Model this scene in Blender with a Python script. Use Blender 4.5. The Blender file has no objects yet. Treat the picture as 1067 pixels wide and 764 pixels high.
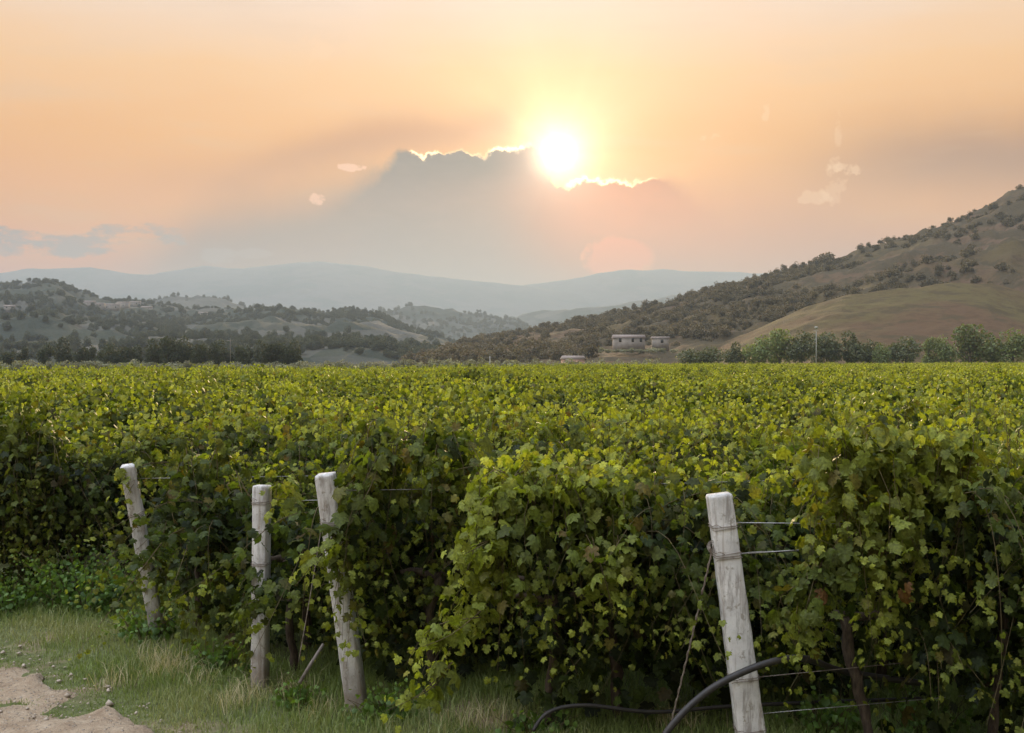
import bpy, math, random
import numpy as np
from mathutils import Vector, Matrix

# ------------------------------------------------------------------ camera, sky, sun, exposure
scene = bpy.context.scene
COL = scene.collection
R = math.radians
FPX, CX, HY, EYE = 1144.0, 533.5, 376.0, 2.5      # lens and eye height measured from the photograph

def P(px, py, d):
    """a measured picture position at depth d as a real point"""
    return Vector(((px - CX) / FPX * d, d, EYE - (py - HY) / FPX * d))

cam_d = bpy.data.cameras.new('camera')
cam = bpy.data.objects.new('camera', cam_d)
COL.objects.link(cam)
cam.location = (0, 0, EYE)
cam.rotation_euler = (R(90), 0, 0)
cam_d.sensor_width = 36.0
cam_d.lens = 36.0 * FPX / 1067.0
cam_d.shift_y = -6.0 / 1067.0
cam_d.clip_start = 0.1
cam_d.clip_end = 30000
scene.camera = cam

SUN_EL = math.atan2(216.0 / FPX, math.hypot(1, 49.0 / FPX))
SUN_AZ = math.atan2(49.0 / FPX, 1.0)              # clockwise from +Y

def lin(c):
    return tuple(((v / 255.0) / 12.92 if v / 255.0 <= 0.04045 else ((v / 255.0 + 0.055) / 1.055) ** 2.4) for v in c)

class NB:
    """small node builder: scalar maths on sockets"""
    def __init__(s, nt): s.nt = nt
    def node(s, t, **kw):
        n = s.nt.nodes.new(t)
        for k, v in kw.items(): setattr(n, k, v)
        return n
    def put(s, sock, v):
        if isinstance(v, (int, float)): sock.default_value = v
        elif isinstance(v, tuple):
            sock.default_value = v if len(v) == len(sock.default_value) else tuple(v) + (1.0,)
        else: s.nt.links.new(v, sock)
    def m(s, op, a, b=None, c=None, clamp=False):
        n = s.node('ShaderNodeMath', operation=op, use_clamp=clamp)
        s.put(n.inputs[0], a)
        if b is not None: s.put(n.inputs[1], b)
        if c is not None: s.put(n.inputs[2], c)
        return n.outputs[0]
    def add(s, a, b): return s.m('ADD', a, b)
    def sub(s, a, b): return s.m('SUBTRACT', a, b)
    def mul(s, a, b): return s.m('MULTIPLY', a, b)
    def div(s, a, b): return s.m('DIVIDE', a, b)
    def inv(s, a): return s.m('SUBTRACT', 1.0, a, clamp=True)
    def sstep(s, x, lo, hi):
        n = s.node('ShaderNodeMapRange', interpolation_type='SMOOTHSTEP')
        s.put(n.inputs['Value'], x); s.put(n.inputs['From Min'], lo); s.put(n.inputs['From Max'], hi)
        return n.outputs[0]
    def gauss(s, x, c, w):
        q = s.div(s.sub(x, c), w)
        return s.m('EXPONENT', s.mul(s.mul(q, q), -1.0))
    def expf(s, x, w): return s.m('EXPONENT', s.mul(x, -1.0 / w))
    def mix(s, f, a, b, blend='MIX'):
        n = s.node('ShaderNodeMix', data_type='RGBA', blend_type=blend)
        n.clamp_factor = True
        s.put(n.inputs[0], f); s.put(n.inputs[6], a); s.put(n.inputs[7], b)
        return n.outputs[2]
    def ramp(s, f, stops, interp='LINEAR'):
        n = s.node('ShaderNodeValToRGB')
        cr = n.color_ramp; cr.interpolation = interp
        while len(cr.elements) < len(stops): cr.elements.new(0.5)
        for e, (p, c) in zip(cr.elements, stops):
            e.position = p; e.color = tuple(c) + (1.0,) if len(c) == 3 else c
        s.put(n.inputs[0], f)
        return n.outputs[0]
    def curve(s, x, pts, x0, x1, y0, y1):
        """piecewise curve y(x), given as real coordinates"""
        n = s.node('ShaderNodeFloatCurve')
        cv = n.mapping.curves[0]
        q = [((a - x0) / (x1 - x0), (b - y0) / (y1 - y0)) for a, b in pts]
        cv.points[0].location = q[0]; cv.points[1].location = q[-1]
        for a in q[1:-1]: cv.points.new(*a)
        for p in cv.points: p.handle_type = 'AUTO_CLAMPED'
        n.mapping.extend = 'HORIZONTAL'
        n.mapping.update()
        f = s.m('DIVIDE', s.sub(x, x0), x1 - x0, clamp=True)
        s.put(n.inputs['Value'], f)
        return s.add(s.mul(n.outputs[0], y1 - y0), y0)
    def noise(s, vec, scale, detail=4.0, rough=0.5, out='Fac', dist=0.0, dims='3D'):
        n = s.node('ShaderNodeTexNoise', noise_dimensions=dims)
        if vec is not None:
            if dims == '1D': s.put(n.inputs['W'], vec)
            else: s.nt.links.new(vec, n.inputs['Vector'])
        n.inputs['Scale'].default_value = scale; n.inputs['Detail'].default_value = detail
        n.inputs['Roughness'].default_value = rough; n.inputs['Distortion'].default_value = dist
        return n.outputs[0] if out == 'Fac' else n.outputs[1]
    def vscale(s, vec, sc):
        n = s.node('ShaderNodeVectorMath', operation='MULTIPLY')
        s.nt.links.new(vec, n.inputs[0]); n.inputs[1].default_value = sc
        return n.outputs[0]

world = bpy.data.worlds.new('World')
scene.world = world
world.use_nodes = True
wt = world.node_tree
wt.nodes.clear()
b = NB(wt)
tc = b.node('ShaderNodeTexCoord')
D = tc.outputs['Generated']
sep = b.node('ShaderNodeSeparateXYZ'); wt.links.new(D, sep.inputs[0])
dx, dy, dz = sep.outputs
yy = b.m('MAXIMUM', dy, 0.12)
sx0 = b.add(b.mul(b.div(dx, yy), FPX), CX)         # tangent-plane sky coordinates round north
sy0 = b.sub(HY, b.mul(b.div(dz, yy), FPX))
front = b.sstep(dy, 0.15, 0.6)
nA = b.sub(b.noise(D, 9.0, 3.0, 0.5), 0.5)         # soft warps
nB = b.sub(b.noise(D, 55.0, 5.0, 0.6), 0.5)        # crisp cloud edges
nC = b.sub(b.noise(b.vscale(D, (3.0, 3.0, 16.0)), 2.2, 4.0, 0.55), 0.5)   # long flat streaks
nD = b.sub(b.noise(b.vscale(D, (1.0, 1.0, 2.5)), 22.0, 5.0, 0.6), 0.5)
syw = b.add(sy0, b.mul(nA, 46.0))
def vscl_(c, f):
    n = b.node('ShaderNodeVectorMath', operation='SCALE'); wt.links.new(c, n.inputs[0]); wt.links.new(f, n.inputs['Scale']); return n.outputs[0]
# clear sky by elevation
el = b.add(dz, b.mul(nC, 0.035))
base = b.ramp(b.m('MULTIPLY', el, 1.0, clamp=True), [
    (0.0, lin((224, 160, 138))), (0.07, lin((240, 162, 130))), (0.13, lin((246, 177, 122))),
    (0.19, lin((247, 189, 134))), (0.25, lin((248, 205, 162))), (0.32, lin((240, 220, 204))),
    (0.5, lin((232, 228, 222))), (1.0, (0.72, 0.82, 0.98))])
col = base
# the sun's distance in sky coordinates
rdx, rdy = b.sub(sx0, 582.0), b.sub(sy0, 160.0)
rs = b.m('SQRT', b.add(b.mul(rdx, rdx), b.mul(rdy, rdy)))
ang = b.m('ARCTAN2', rdy, rdx)
rays = b.sub(b.noise(ang, 1.9, 2.0, 0.5, dims='1D'), 0.5)
# broad brown shade to the left and right of the sun
lin_l = b.add(168.0, b.mul(b.sub(sx0, 300.0), -0.17))
beam = b.mul(b.gauss(syw, lin_l, 26.0), b.mul(b.sstep(sx0, 60.0, 420.0), b.sstep(sx0, 556.0, 520.0)))
col = b.mix(b.mul(beam, 0.72), col, lin((176, 118, 84)))
brn = b.mul(b.gauss(b.add(syw, b.mul(sx0, 0.12)), 285.0, 46.0), b.sstep(sx0, 700.0, 1010.0))
col = b.mix(b.mul(brn, 0.9), col, lin((160, 112, 80)))
# streaks high in the sky
col = b.mix(b.mul(b.sstep(nC, 0.0, 0.28), 0.30), col, lin((226, 190, 158)))
# grey cloud bank under the sun
top = b.curve(sx0, [(-400, 330), (0, 300), (140, 250), (230, 214), (300, 196), (360, 178), (400, 168), (428, 158), (450, 161), (476, 155),
                    (492, 160), (520, 158), (548, 151), (566, 176), (592, 193), (612, 187), (640, 188), (662, 190),
                    (690, 186), (760, 196), (860, 214), (1067, 240), (1600, 300)], -400, 1600, 100, 400)
crisp = b.mul(b.sstep(sx0, 320.0, 440.0), b.sstep(sx0, 800.0, 650.0))
edge = b.add(top, b.add(b.mul(b.mul(nB, 34.0), crisp), b.mul(b.mul(nA, 44.0), b.inv(crisp))))
sharp = b.mul(b.sstep(sx0, 325.0, 445.0), b.sstep(sx0, 760.0, 670.0))
soft = b.add(2.5, b.mul(b.inv(sharp), 50.0))
below = b.sub(sy0, edge)
m1 = b.m('MULTIPLY', b.sstep(b.div(below, soft), -0.6, 1.0), 1.0)
stren = b.curve(sx0, [(-400, 0.15), (0, 0.22), (130, 0.42), (220, 0.78), (340, 0.84), (430, 0.95), (540, 0.97), (610, 0.85), (680, 0.75),
                      (800, 0.62), (1067, 0.66), (1600, 0.5)], -400, 1600, 0, 1)
bank_c = b.ramp(b.m('DIVIDE', b.sub(sy0, 150.0), 170.0, clamp=True), [
    (0.0, lin((70, 60, 56))), (0.4, lin((64, 63, 66))), (1.0, lin((52, 66, 82)))])
warm_c = lin((214, 118, 74))
bank_c = b.mix(b.mul(b.sstep(sx0, 500.0, 650.0), b.sstep(sy0, 330.0, 230.0)), bank_c, warm_c)
bank_c = b.mix(b.mul(b.sstep(sx0, 640.0, 900.0), 0.8), bank_c, lin((166, 116, 94)))
bank_c = b.mix(b.mul(b.m('ABSOLUTE', nD), 0.9), bank_c, lin((140, 122, 114)))
col = b.mix(b.mul(b.mul(m1, stren), front), col, bank_c)
# low flat clouds at the left
def puff(cx, cy, rx, ry, amt, noise=nD, k=3.2):
    qx, qy = b.div(b.sub(sx0, cx), rx), b.div(b.sub(sy0, cy), ry)
    r2 = b.add(b.mul(qx, qx), b.mul(qy, qy))
    f = b.add(b.mul(b.sub(1.0, r2), 0.8), b.mul(noise, k * 1.6))
    return b.mul(b.mul(b.sstep(f, 0.05, 0.75), amt), front)
for a in ((70, 251, 120, 15, 0.9), (20, 258, 90, 11, 0.7), (140, 240, 60, 8, 0.7), (228, 266, 24, 9, 0.75), (262, 264, 20, 7, 0.6)):
    col = b.mix(puff(*a), col, lin((142, 126, 122)))
# sun lit pink scraps
for a in ((330, 208, 8, 7, 0.8), (364, 175, 17, 4, 0.9)):
    col = b.mix(puff(*a, noise=nB, k=3.5), col, (1.0, 0.62, 0.44))
for a in ((868, 190, 12, 22, 0.3), (880, 177, 17, 6, 0.5), (850, 206, 15, 7, 0.4), (740, 143, 14, 6, 0.4), (798, 116, 4, 12, 0.4), (874, 140, 4, 24, 0.3),
          (340, 46, 26, 13, 0.3)):
    col = b.mix(puff(*a, noise=nB, k=4.5), col, (1.0, 0.70, 0.47))
# rounded cloud lit from behind, low under the sun
lw = b.mul(nB, 26.0)
qx, qy = b.div(b.sub(b.add(sx0, lw), 645.0), 37.0), b.div(b.sub(b.add(sy0, lw), 270.0), 24.0)
lr = b.m('SQRT', b.add(b.mul(qx, qx), b.mul(qy, qy)))
col = b.mix(b.mul(b.sstep(lr, 1.10, 0.80), 0.8), col, lin((250, 140, 92)))
col = b.mix(b.mul(b.gauss(lr, 0.97, 0.07), b.mul(b.sstep(nB, -0.1, 0.2), 0.6)), col, (1.0, 0.52, 0.33))
# silver linings on the bank's edge
lwid = b.add(1.3, b.mul(b.gauss(sx0, 582.0, 70.0), 1.6))
line = b.mul(b.mul(b.gauss(below, 0.0, lwid), b.add(0.25, b.sstep(b.noise(D, 38.0, 2.0, 0.5), 0.42, 0.56))), b.add(b.mul(b.sstep(sx0, 424.0, 432.0), b.sstep(sx0, 556.0, 548.0)),
                                            b.mul(b.sstep(sx0, 586.0, 594.0), b.sstep(sx0, 706.0, 650.0))))
col = b.mix(b.mul(line, 1.0), col, (2.2, 1.75, 1.15))
# glow of the veiled sun
bankf = b.mul(m1, b.sstep(rs, 10.0, 40.0))
open_ = b.sub(1.0, b.mul(bankf, 0.8))
rayf = b.m('MAXIMUM', b.add(1.0, b.mul(rays, 0.55)), 0.0)
up = b.add(1.0, b.mul(b.sstep(sy0, 200.0, 60.0), 0.5))
g_core = b.mul(b.expf(rs, 17.0), 3.8)
g_mid = b.mul(b.mul(b.mul(b.expf(rs, 50.0), 1.35), open_), rayf)
g_wide = b.mul(b.mul(b.mul(b.mul(b.expf(rs, 120.0), 0.46), open_), rayf), up)
g_low = b.mul(b.mul(b.expf(rs, 110.0), b.sstep(sy0, 165.0, 215.0)), 0.6)
def scaled(c, f):
    n = b.node('ShaderNodeVectorMath', operation='SCALE'); n.inputs[0].default_value = c
    wt.links.new(f, n.inputs['Scale']); return n.outputs[0]
def vadd(p, q):
    n = b.node('ShaderNodeVectorMath', operation='ADD'); wt.links.new(p, n.inputs[0]); wt.links.new(q, n.inputs[1]); return n.outputs[0]
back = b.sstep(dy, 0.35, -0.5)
# added bright sky patch, overhead left, lights vines and posts; low sky behind dimmed
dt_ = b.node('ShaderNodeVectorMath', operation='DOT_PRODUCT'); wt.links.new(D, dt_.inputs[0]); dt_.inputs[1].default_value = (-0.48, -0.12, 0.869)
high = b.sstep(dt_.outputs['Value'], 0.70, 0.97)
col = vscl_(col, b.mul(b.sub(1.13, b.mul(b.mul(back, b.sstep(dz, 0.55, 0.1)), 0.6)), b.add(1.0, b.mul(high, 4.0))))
hsv = b.node('ShaderNodeHueSaturation'); hsv.inputs['Saturation'].default_value = 1.32; wt.links.new(col, hsv.inputs['Color']); col = hsv.outputs[0]
tot = col
for c, f in (((1.0, 0.86, 0.66), g_core), ((1.0, 0.66, 0.33), g_mid), ((1.0, 0.56, 0.28), g_wide), ((1.0, 0.36, 0.1), g_low)):
    tot = vadd(tot, scaled(c, b.mul(f, front)))
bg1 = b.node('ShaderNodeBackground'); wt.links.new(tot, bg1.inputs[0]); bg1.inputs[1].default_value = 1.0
sky = b.node('ShaderNodeTexSky', sky_type='NISHITA')
sky.sun_disc = False; sky.sun_elevation = SUN_EL; sky.sun_rotation = SUN_AZ
bg2 = b.node('ShaderNodeBackground'); wt.links.new(sky.outputs[0], bg2.inputs[0]); bg2.inputs[1].default_value = 0.003
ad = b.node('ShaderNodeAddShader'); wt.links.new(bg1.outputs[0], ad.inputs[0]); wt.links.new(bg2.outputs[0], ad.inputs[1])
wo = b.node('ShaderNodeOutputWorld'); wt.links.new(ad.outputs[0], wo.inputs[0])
world.cycles.sampling_method = 'MANUAL'
world.cycles.sample_map_resolution = 512

sun_d = bpy.data.lights.new('sun', 'SUN')
sun_d.energy = 5.0; sun_d.angle = R(1.2); sun_d.color = (1.0, 0.72, 0.40)
sun = bpy.data.objects.new('sun', sun_d); COL.objects.link(sun)
sdir = Vector((math.sin(SUN_AZ) * math.cos(SUN_EL), math.cos(SUN_AZ) * math.cos(SUN_EL), math.sin(SUN_EL)))
sun.rotation_euler = sdir.to_track_quat('Z', 'Y').to_euler()

vs = scene.view_settings
vs.view_transform = 'Standard'; vs.look = 'None'; vs.exposure = 0.0; vs.gamma = 1.0
vs.use_curve_mapping = False
cy = scene.cycles
cy.max_bounces = 6; cy.diffuse_bounces = 3; cy.glossy_bounces = 2; cy.transmission_bounces = 4
cy.volume_bounces = 0; cy.transparent_max_bounces = 6
cy.use_denoising = True
cy.sample_clamp_indirect = 6.0

# ------------------------------------------------------------------ helpers
rng = np.random.default_rng(7)

def tag(o, label=None, cat=None, group=None, kind=None):
    if label: o['label'] = label
    if cat: o['category'] = cat
    if group: o['group'] = group
    if kind: o['kind'] = kind
    return o

def link(o, parent=None):
    COL.objects.link(o)
    if parent is not None: o.parent = parent
    return o

def mesh_np(name, V, F, mat=None, parent=None, attr=None, smooth=False, F4=None):
    """V (n,3); F (m,3) triangles; optional F4 (k,4) quads"""
    me = bpy.data.meshes.new(name)
    V = np.asarray(V, np.float32)
    tri = np.asarray(F, np.int32).reshape(-1, 3) if F is not None and len(F) else np.zeros((0, 3), np.int32)
    qd = np.asarray(F4, np.int32).reshape(-1, 4) if F4 is not None and len(F4) else np.zeros((0, 4), np.int32)
    me.vertices.add(len(V)); me.vertices.foreach_set('co', V.ravel())
    loops = np.concatenate([tri.ravel(), qd.ravel()])
    me.loops.add(len(loops)); me.loops.foreach_set('vertex_index', loops)
    starts = np.concatenate([np.arange(len(tri)) * 3, len(tri) * 3 + np.arange(len(qd)) * 4])
    me.polygons.add(len(tri) + len(qd))
    me.polygons.foreach_set('loop_start', starts.astype(np.int32))
    if attr is not None:
        a = me.attributes.new('leafvar', 'FLOAT_COLOR', 'POINT')
        a.data.foreach_set('color', np.asarray(attr, np.float32).ravel())
    me.update(calc_edges=True)
    if smooth: me.polygons.foreach_set('use_smooth', np.ones(len(me.polygons), bool))
    if mat: me.materials.append(mat)
    o = bpy.data.objects.new(name, me)
    return link(o, parent)

def empty(name, loc, rz=0.0):
    o = bpy.data.objects.new(name, None); o.location = loc; o.rotation_euler = (0, 0, rz)
    o.empty_display_size = 0.2
    return link(o)

def copy_tree(o, loc, rz=0.0, sc=(1, 1, 1)):
    r = o.copy(); COL.objects.link(r)
    for k in ('label', 'group'):
        if k in r.keys(): del r[k]
    for ch in list(o.children):
        c = ch.copy(); COL.objects.link(c); c.parent = r
    r.location = loc; r.rotation_euler = (0, 0, rz); r.scale = sc
    return r

class MB:
    """collects polygons, links them as one mesh"""
    def __init__(s): s.v = []; s.t = []; s.q = []; s.n = 0
    def add(s, V, T=None, Q=None):
        V = np.asarray(V, float)
        s.v.append(V)
        if T is not None and len(T): s.t.append(np.asarray(T) + s.n)
        if Q is not None and len(Q): s.q.append(np.asarray(Q) + s.n)
        s.n += len(V)
    def tube(s, pts, rad, n=6, caps=True):
        pts = np.asarray(pts, float); m = len(pts)
        rad = np.broadcast_to(np.asarray(rad, float), (m,))
        tg = np.gradient(pts, axis=0); tg /= np.linalg.norm(tg, axis=1)[:, None] + 1e-9
        ref = np.array([0.13, 0.31, 0.94]) if abs(tg[0, 2]) < 0.8 else np.array([0.9, 0.3, 0.1])
        a = np.cross(tg, ref); a /= np.linalg.norm(a, axis=1)[:, None] + 1e-9
        c = np.cross(tg, a)
        th = np.arange(n) * 2 * np.pi / n
        V = pts[:, None] + rad[:, None, None] * (np.cos(th)[None, :, None] * a[:, None] + np.sin(th)[None, :, None] * c[:, None])
        V = V.reshape(-1, 3)
        i = np.arange(m - 1)[:, None] * n; j = np.arange(n)[None]; k = (j + 1) % n
        Q = np.stack([i + j, i + k, i + n + k, i + n + j], -1).reshape(-1, 4)
        T = []
        if caps:
            V = np.vstack([V, pts[0], pts[-1]]); A, B = m * n, m * n + 1
            T = [(A, (q + 1) % n, q) for q in range(n)] + [(B, (m - 1) * n + q, (m - 1) * n + (q + 1) % n) for q in range(n)]
        s.add(V, T, Q)
    def box(s, lo, hi, M=None):
        x0, y0, z0 = lo; x1, y1, z1 = hi
        V = np.array([(x0, y0, z0), (x1, y0, z0), (x1, y1, z0), (x0, y1, z0), (x0, y0, z1), (x1, y0, z1), (x1, y1, z1), (x0, y1, z1)], float)
        if M is not None: V = V @ np.asarray(M)[:3, :3].T + np.asarray(M)[:3, 3]
        s.add(V, None, [(3, 2, 1, 0), (4, 5, 6, 7), (0, 1, 5, 4), (1, 2, 6, 5), (2, 3, 7, 6), (3, 0, 4, 7)])
    def build(s, name, mat, parent=None, smooth=False):
        T = np.concatenate(s.t) if s.t else None
        Q = np.concatenate(s.q) if s.q else None
        return mesh_np(name, np.concatenate(s.v), T, mat, parent, None, smooth, Q)

_perm = rng.random((257, 257))
def vnoise(x, y):
    x = np.asarray(x, float); y = np.asarray(y, float)
    xi = np.floor(x).astype(int); yi = np.floor(y).astype(int)
    fx = x - xi; fy = y - yi
    fx = fx * fx * (3 - 2 * fx); fy = fy * fy * (3 - 2 * fy)
    a = _perm[xi % 256, yi % 256]; b_ = _perm[(xi + 1) % 256, yi % 256]
    c = _perm[xi % 256, (yi + 1) % 256]; d = _perm[(xi + 1) % 256, (yi + 1) % 256]
    return (a * (1 - fx) + b_ * fx) * (1 - fy) + (c * (1 - fx) + d * fx) * fy
def fbm(x, y, o=5, ridged=False):
    s = 0; A = 0.5; tot = 0
    for i in range(o):
        n = vnoise(x * 2 ** i + 17.3 * i, y * 2 ** i + 5.1 * i)
        if ridged: n = 1 - abs(2 * n - 1)
        s = s + A * n; tot += A; A *= 0.5
    return s / tot

# ------------------------------------------------------------------ materials
def new_mat(name):
    m = bpy.data.materials.new(name); m.use_nodes = True
    nt = m.node_tree; bs = nt.nodes['Principled BSDF']
    return m, NB(nt), bs, nt

def leaf_mat(name, c_dark, c_mid, c_young, c_old, trans=0.35, rough=0.5, tcol=None, objvar=0.0, spec=0.35, mottle=0.0):
    m, n, bs, nt = new_mat(name)
    at = n.node('ShaderNodeAttribute', attribute_name='leafvar')
    sp = n.node('ShaderNodeSeparateColor'); nt.links.new(at.outputs['Color'], sp.inputs[0])
    r_, g_, b_ = sp.outputs
    c = n.mix(r_, c_dark, c_mid)
    c = n.mix(g_, c, c_young)
    c = n.mix(b_, c, c_old)
    if objvar:
        oi = n.node('ShaderNodeObjectInfo')
        hs = n.node('ShaderNodeHueSaturation')
        nt.links.new(c, hs.inputs['Color'])
        nt.links.new(n.add(1.0 - objvar, n.mul(oi.outputs['Random'], 2 * objvar)), hs.inputs['Value'])
        c = hs.outputs[0]
    if mottle:                                       # blotches and veining inside each leaf
        tcn = n.node('ShaderNodeTexCoord')
        nz = n.noise(tcn.outputs['Object'], 55.0, 3.0, 0.6)
        hs = n.node('ShaderNodeHueSaturation'); nt.links.new(c, hs.inputs['Color'])
        nt.links.new(n.add(1.0 - mottle, n.mul(n.sstep(nz, 0.3, 0.7), 2 * mottle)), hs.inputs['Value']); c = hs.outputs[0]
        bp = n.node('ShaderNodeBump'); bp.inputs['Strength'].default_value = 0.5; bp.inputs['Distance'].default_value = 0.01
        nt.links.new(n.noise(tcn.outputs['Object'], 40.0, 2.0, 0.5), bp.inputs['Height']); nt.links.new(bp.outputs[0], bs.inputs['Normal'])
    nt.links.new(c, bs.inputs['Base Color'])
    bs.inputs['Roughness'].default_value = rough
    bs.inputs['Specular IOR Level'].default_value = spec
    tr = n.node('ShaderNodeBsdfTranslucent')
    tc_ = n.mix(1.0, c, tcol or (2.2, 2.0, 0.7), 'MULTIPLY')
    nt.links.new(tc_, tr.inputs[0])
    ms = n.node('ShaderNodeMixShader'); ms.inputs[0].default_value = trans
    nt.links.new(bs.outputs[0], ms.inputs[1]); nt.links.new(tr.outputs[0], ms.inputs[2])
    nt.links.new(ms.outputs[0], nt.nodes['Material Output'].inputs[0])
    return m

M_VINE = leaf_mat('vine_leaf', (0.012, 0.020, 0.006), (0.074, 0.106, 0.020), (0.30, 0.33, 0.048), (0.15, 0.075, 0.025), 0.36, 0.55, tcol=(2.1, 2.15, 0.6), spec=0.2, mottle=0.3, objvar=0.13)
M_TREE = leaf_mat('dark_tree_leaf', (0.018, 0.026, 0.012), (0.04, 0.052, 0.02), (0.06, 0.08, 0.03), (0.07, 0.06, 0.03), 0.2, 0.6, objvar=0.15)
M_OLIVE = leaf_mat('olive_tree_leaf', (0.04, 0.05, 0.022), (0.085, 0.10, 0.045), (0.12, 0.14, 0.06), (0.1, 0.09, 0.05), 0.2, 0.6, objvar=0.2)
M_PALE = leaf_mat('pale_tree_leaf', (0.07, 0.10, 0.035), (0.15, 0.19, 0.065), (0.22, 0.27, 0.09), (0.14, 0.12, 0.06), 0.25, 0.6, objvar=0.25)
M_SCRUB = leaf_mat('scrub_leaf', (0.055, 0.045, 0.022), (0.11, 0.09, 0.045), (0.145, 0.125, 0.06), (0.14, 0.09, 0.06), 0.15, 0.7, objvar=0.25)
M_REED = leaf_mat('reed_leaf', (0.14, 0.15, 0.10), (0.24, 0.25, 0.17), (0.3, 0.3, 0.2), (0.18, 0.15, 0.1), 0.2, 0.7, objvar=0.2)
M_WEED = leaf_mat('weed_leaf', (0.05, 0.10, 0.02), (0.11, 0.20, 0.04), (0.2, 0.32, 0.06), (0.16, 0.13, 0.05), 0.35, 0.5)
M_GRASS = leaf_mat('grass_blade', (0.09, 0.13, 0.035), (0.19, 0.25, 0.07), (0.28, 0.34, 0.10), (0.50, 0.42, 0.26), 0.3, 0.55, tcol=(1.6, 1.6, 0.9))

def solid(name, stops, scale=6.0, rough=0.8, detail=5.0, bump=0.3, bscale=None, metallic=0.0, vec='Object', stretch=None, bdist=0.01, spec=0.3, noise_rough=0.6):
    m, n, bs, nt = new_mat(name)
    tcn = n.node('ShaderNodeTexCoord'); v = tcn.outputs[vec]
    if stretch: v = n.vscale(v, stretch)
    f = n.noise(v, scale, detail, noise_rough)
    c = n.ramp(f, stops)
    nt.links.new(c, bs.inputs['Base Color'])
    bs.inputs['Roughness'].default_value = rough; bs.inputs['Metallic'].default_value = metallic
    bs.inputs['Specular IOR Level'].default_value = spec
    if bump:
        bp = n.node('ShaderNodeBump'); bp.inputs['Strength'].default_value = bump; bp.inputs['Distance'].default_value = bdist
        nt.links.new(n.noise(v, bscale or scale * 3, 6.0, 0.65), bp.inputs['Height'])
        nt.links.new(bp.outputs[0], bs.inputs['Normal'])
    return m

M_BARK = solid('vine_bark', [(0.3, (0.035, 0.026, 0.02)), (0.7, (0.12, 0.09, 0.065))], 14, 0.95, stretch=(4, 4, 1), bump=0.8, bdist=0.01)
M_CANE = solid('cane_bark', [(0.3, (0.06, 0.045, 0.02)), (0.7, (0.13, 0.10, 0.04))], 20, 0.8, bump=0)
M_TRUNK = solid('tree_bark', [(0.3, (0.05, 0.04, 0.03)), (0.7, (0.12, 0.1, 0.08))], 3, 0.95, bump=0)
M_HOSE = solid('black_pipe', [(0.3, (0.012, 0.011, 0.010)), (0.7, (0.04, 0.034, 0.03))], 12, 0.55, bump=0.15, spec=0.4)
M_WIRE = solid('galvanised_wire', [(0.35, (0.26, 0.25, 0.24)), (0.7, (0.42, 0.40, 0.38))], 60, 0.45, metallic=0.7, bump=0)
M_RUST = solid('rusty_wire', [(0.35, (0.16, 0.12, 0.09)), (0.7, (0.32, 0.28, 0.24))], 50, 0.6, metallic=0.4, bump=0)
M_WOOD = solid('grey_wood', [(0.3, (0.12, 0.1, 0.085)), (0.7, (0.28, 0.25, 0.22))], 8, 0.9, stretch=(5, 5, 0.6), bump=0.5)
M_WALLP = solid('pale_render', [(0.3, (0.20, 0.175, 0.15)), (0.7, (0.29, 0.26, 0.225))], 0.6, 0.9, bump=0)
M_WALLR = solid('pink_render', [(0.3, (0.5, 0.3, 0.25)), (0.7, (0.6, 0.38, 0.31))], 0.6, 0.9, bump=0)
M_ROOF = solid('roof_tile', [(0.3, (0.2, 0.16, 0.14)), (0.7, (0.3, 0.25, 0.22))], 2, 0.9, bump=0)
M_PANE = solid('window_pane', [(0.3, (0.02, 0.022, 0.025)), (0.7, (0.04, 0.042, 0.045))], 2, 0.2, bump=0)
M_LAMP = solid('pole_paint', [(0.3, (0.28, 0.27, 0.25)), (0.7, (0.38, 0.36, 0.34))], 2, 0.6, bump=0)

def concrete():
    m, n, bs, nt = new_mat('weathered_concrete')
    tcn = n.node('ShaderNodeTexCoord'); v = tcn.outputs['Object']
    big = n.noise(v, 5.0, 5.0, 0.6); fine = n.noise(v, 90.0, 4.0, 0.7)
    c = n.ramp(big, [(0.28, (0.42, 0.41, 0.395)), (0.5, (0.60, 0.59, 0.57)), (0.75, (0.74, 0.73, 0.71))])
    st = n.sstep(n.noise(n.vscale(v, (14.0, 14.0, 2.2)), 1.6, 5.0, 0.7), 0.48, 0.66)
    c = n.mix(n.mul(st, 0.75), c, (0.24, 0.215, 0.19))
    lich = n.sstep(n.noise(v, 22.0, 5.0, 0.65), 0.57, 0.64)
    c = n.mix(n.mul(lich, 0.6), c, (0.22, 0.19, 0.14))
    c = n.mix(n.mul(n.sstep(fine, 0.55, 0.75), 0.35), c, (0.2, 0.19, 0.18))
    spz = n.node('ShaderNodeSeparateXYZ'); nt.links.new(v, spz.inputs[0])
    hgt = n.add(spz.outputs[2], n.mul(n.sub(n.noise(v, 11.0, 5.0, 0.65), 0.5), 0.5))
    c = n.mix(n.mul(n.sstep(hgt, 0.38, 0.05), 0.75), c, (0.20, 0.155, 0.11))      # splashed soil at the foot
    drip_ = n.sstep(n.noise(n.vscale(v, (30.0, 30.0, 1.2)), 1.0, 4.0, 0.6), 0.52, 0.66)
    c = n.mix(n.mul(drip_, 0.4), c, (0.26, 0.20, 0.15))
    nt.links.new(c, bs.inputs['Base Color']); bs.inputs['Roughness'].default_value = 0.92
    bs.inputs['Specular IOR Level'].default_value = 0.2
    bp = n.node('ShaderNodeBump'); bp.inputs['Strength'].default_value = 0.7; bp.inputs['Distance'].default_value = 0.006
    nt.links.new(n.noise(v, 45.0, 7.0, 0.7), bp.inputs['Height']); nt.links.new(bp.outputs[0], bs.inputs['Normal'])
    return m
M_CONC = concrete()

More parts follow.
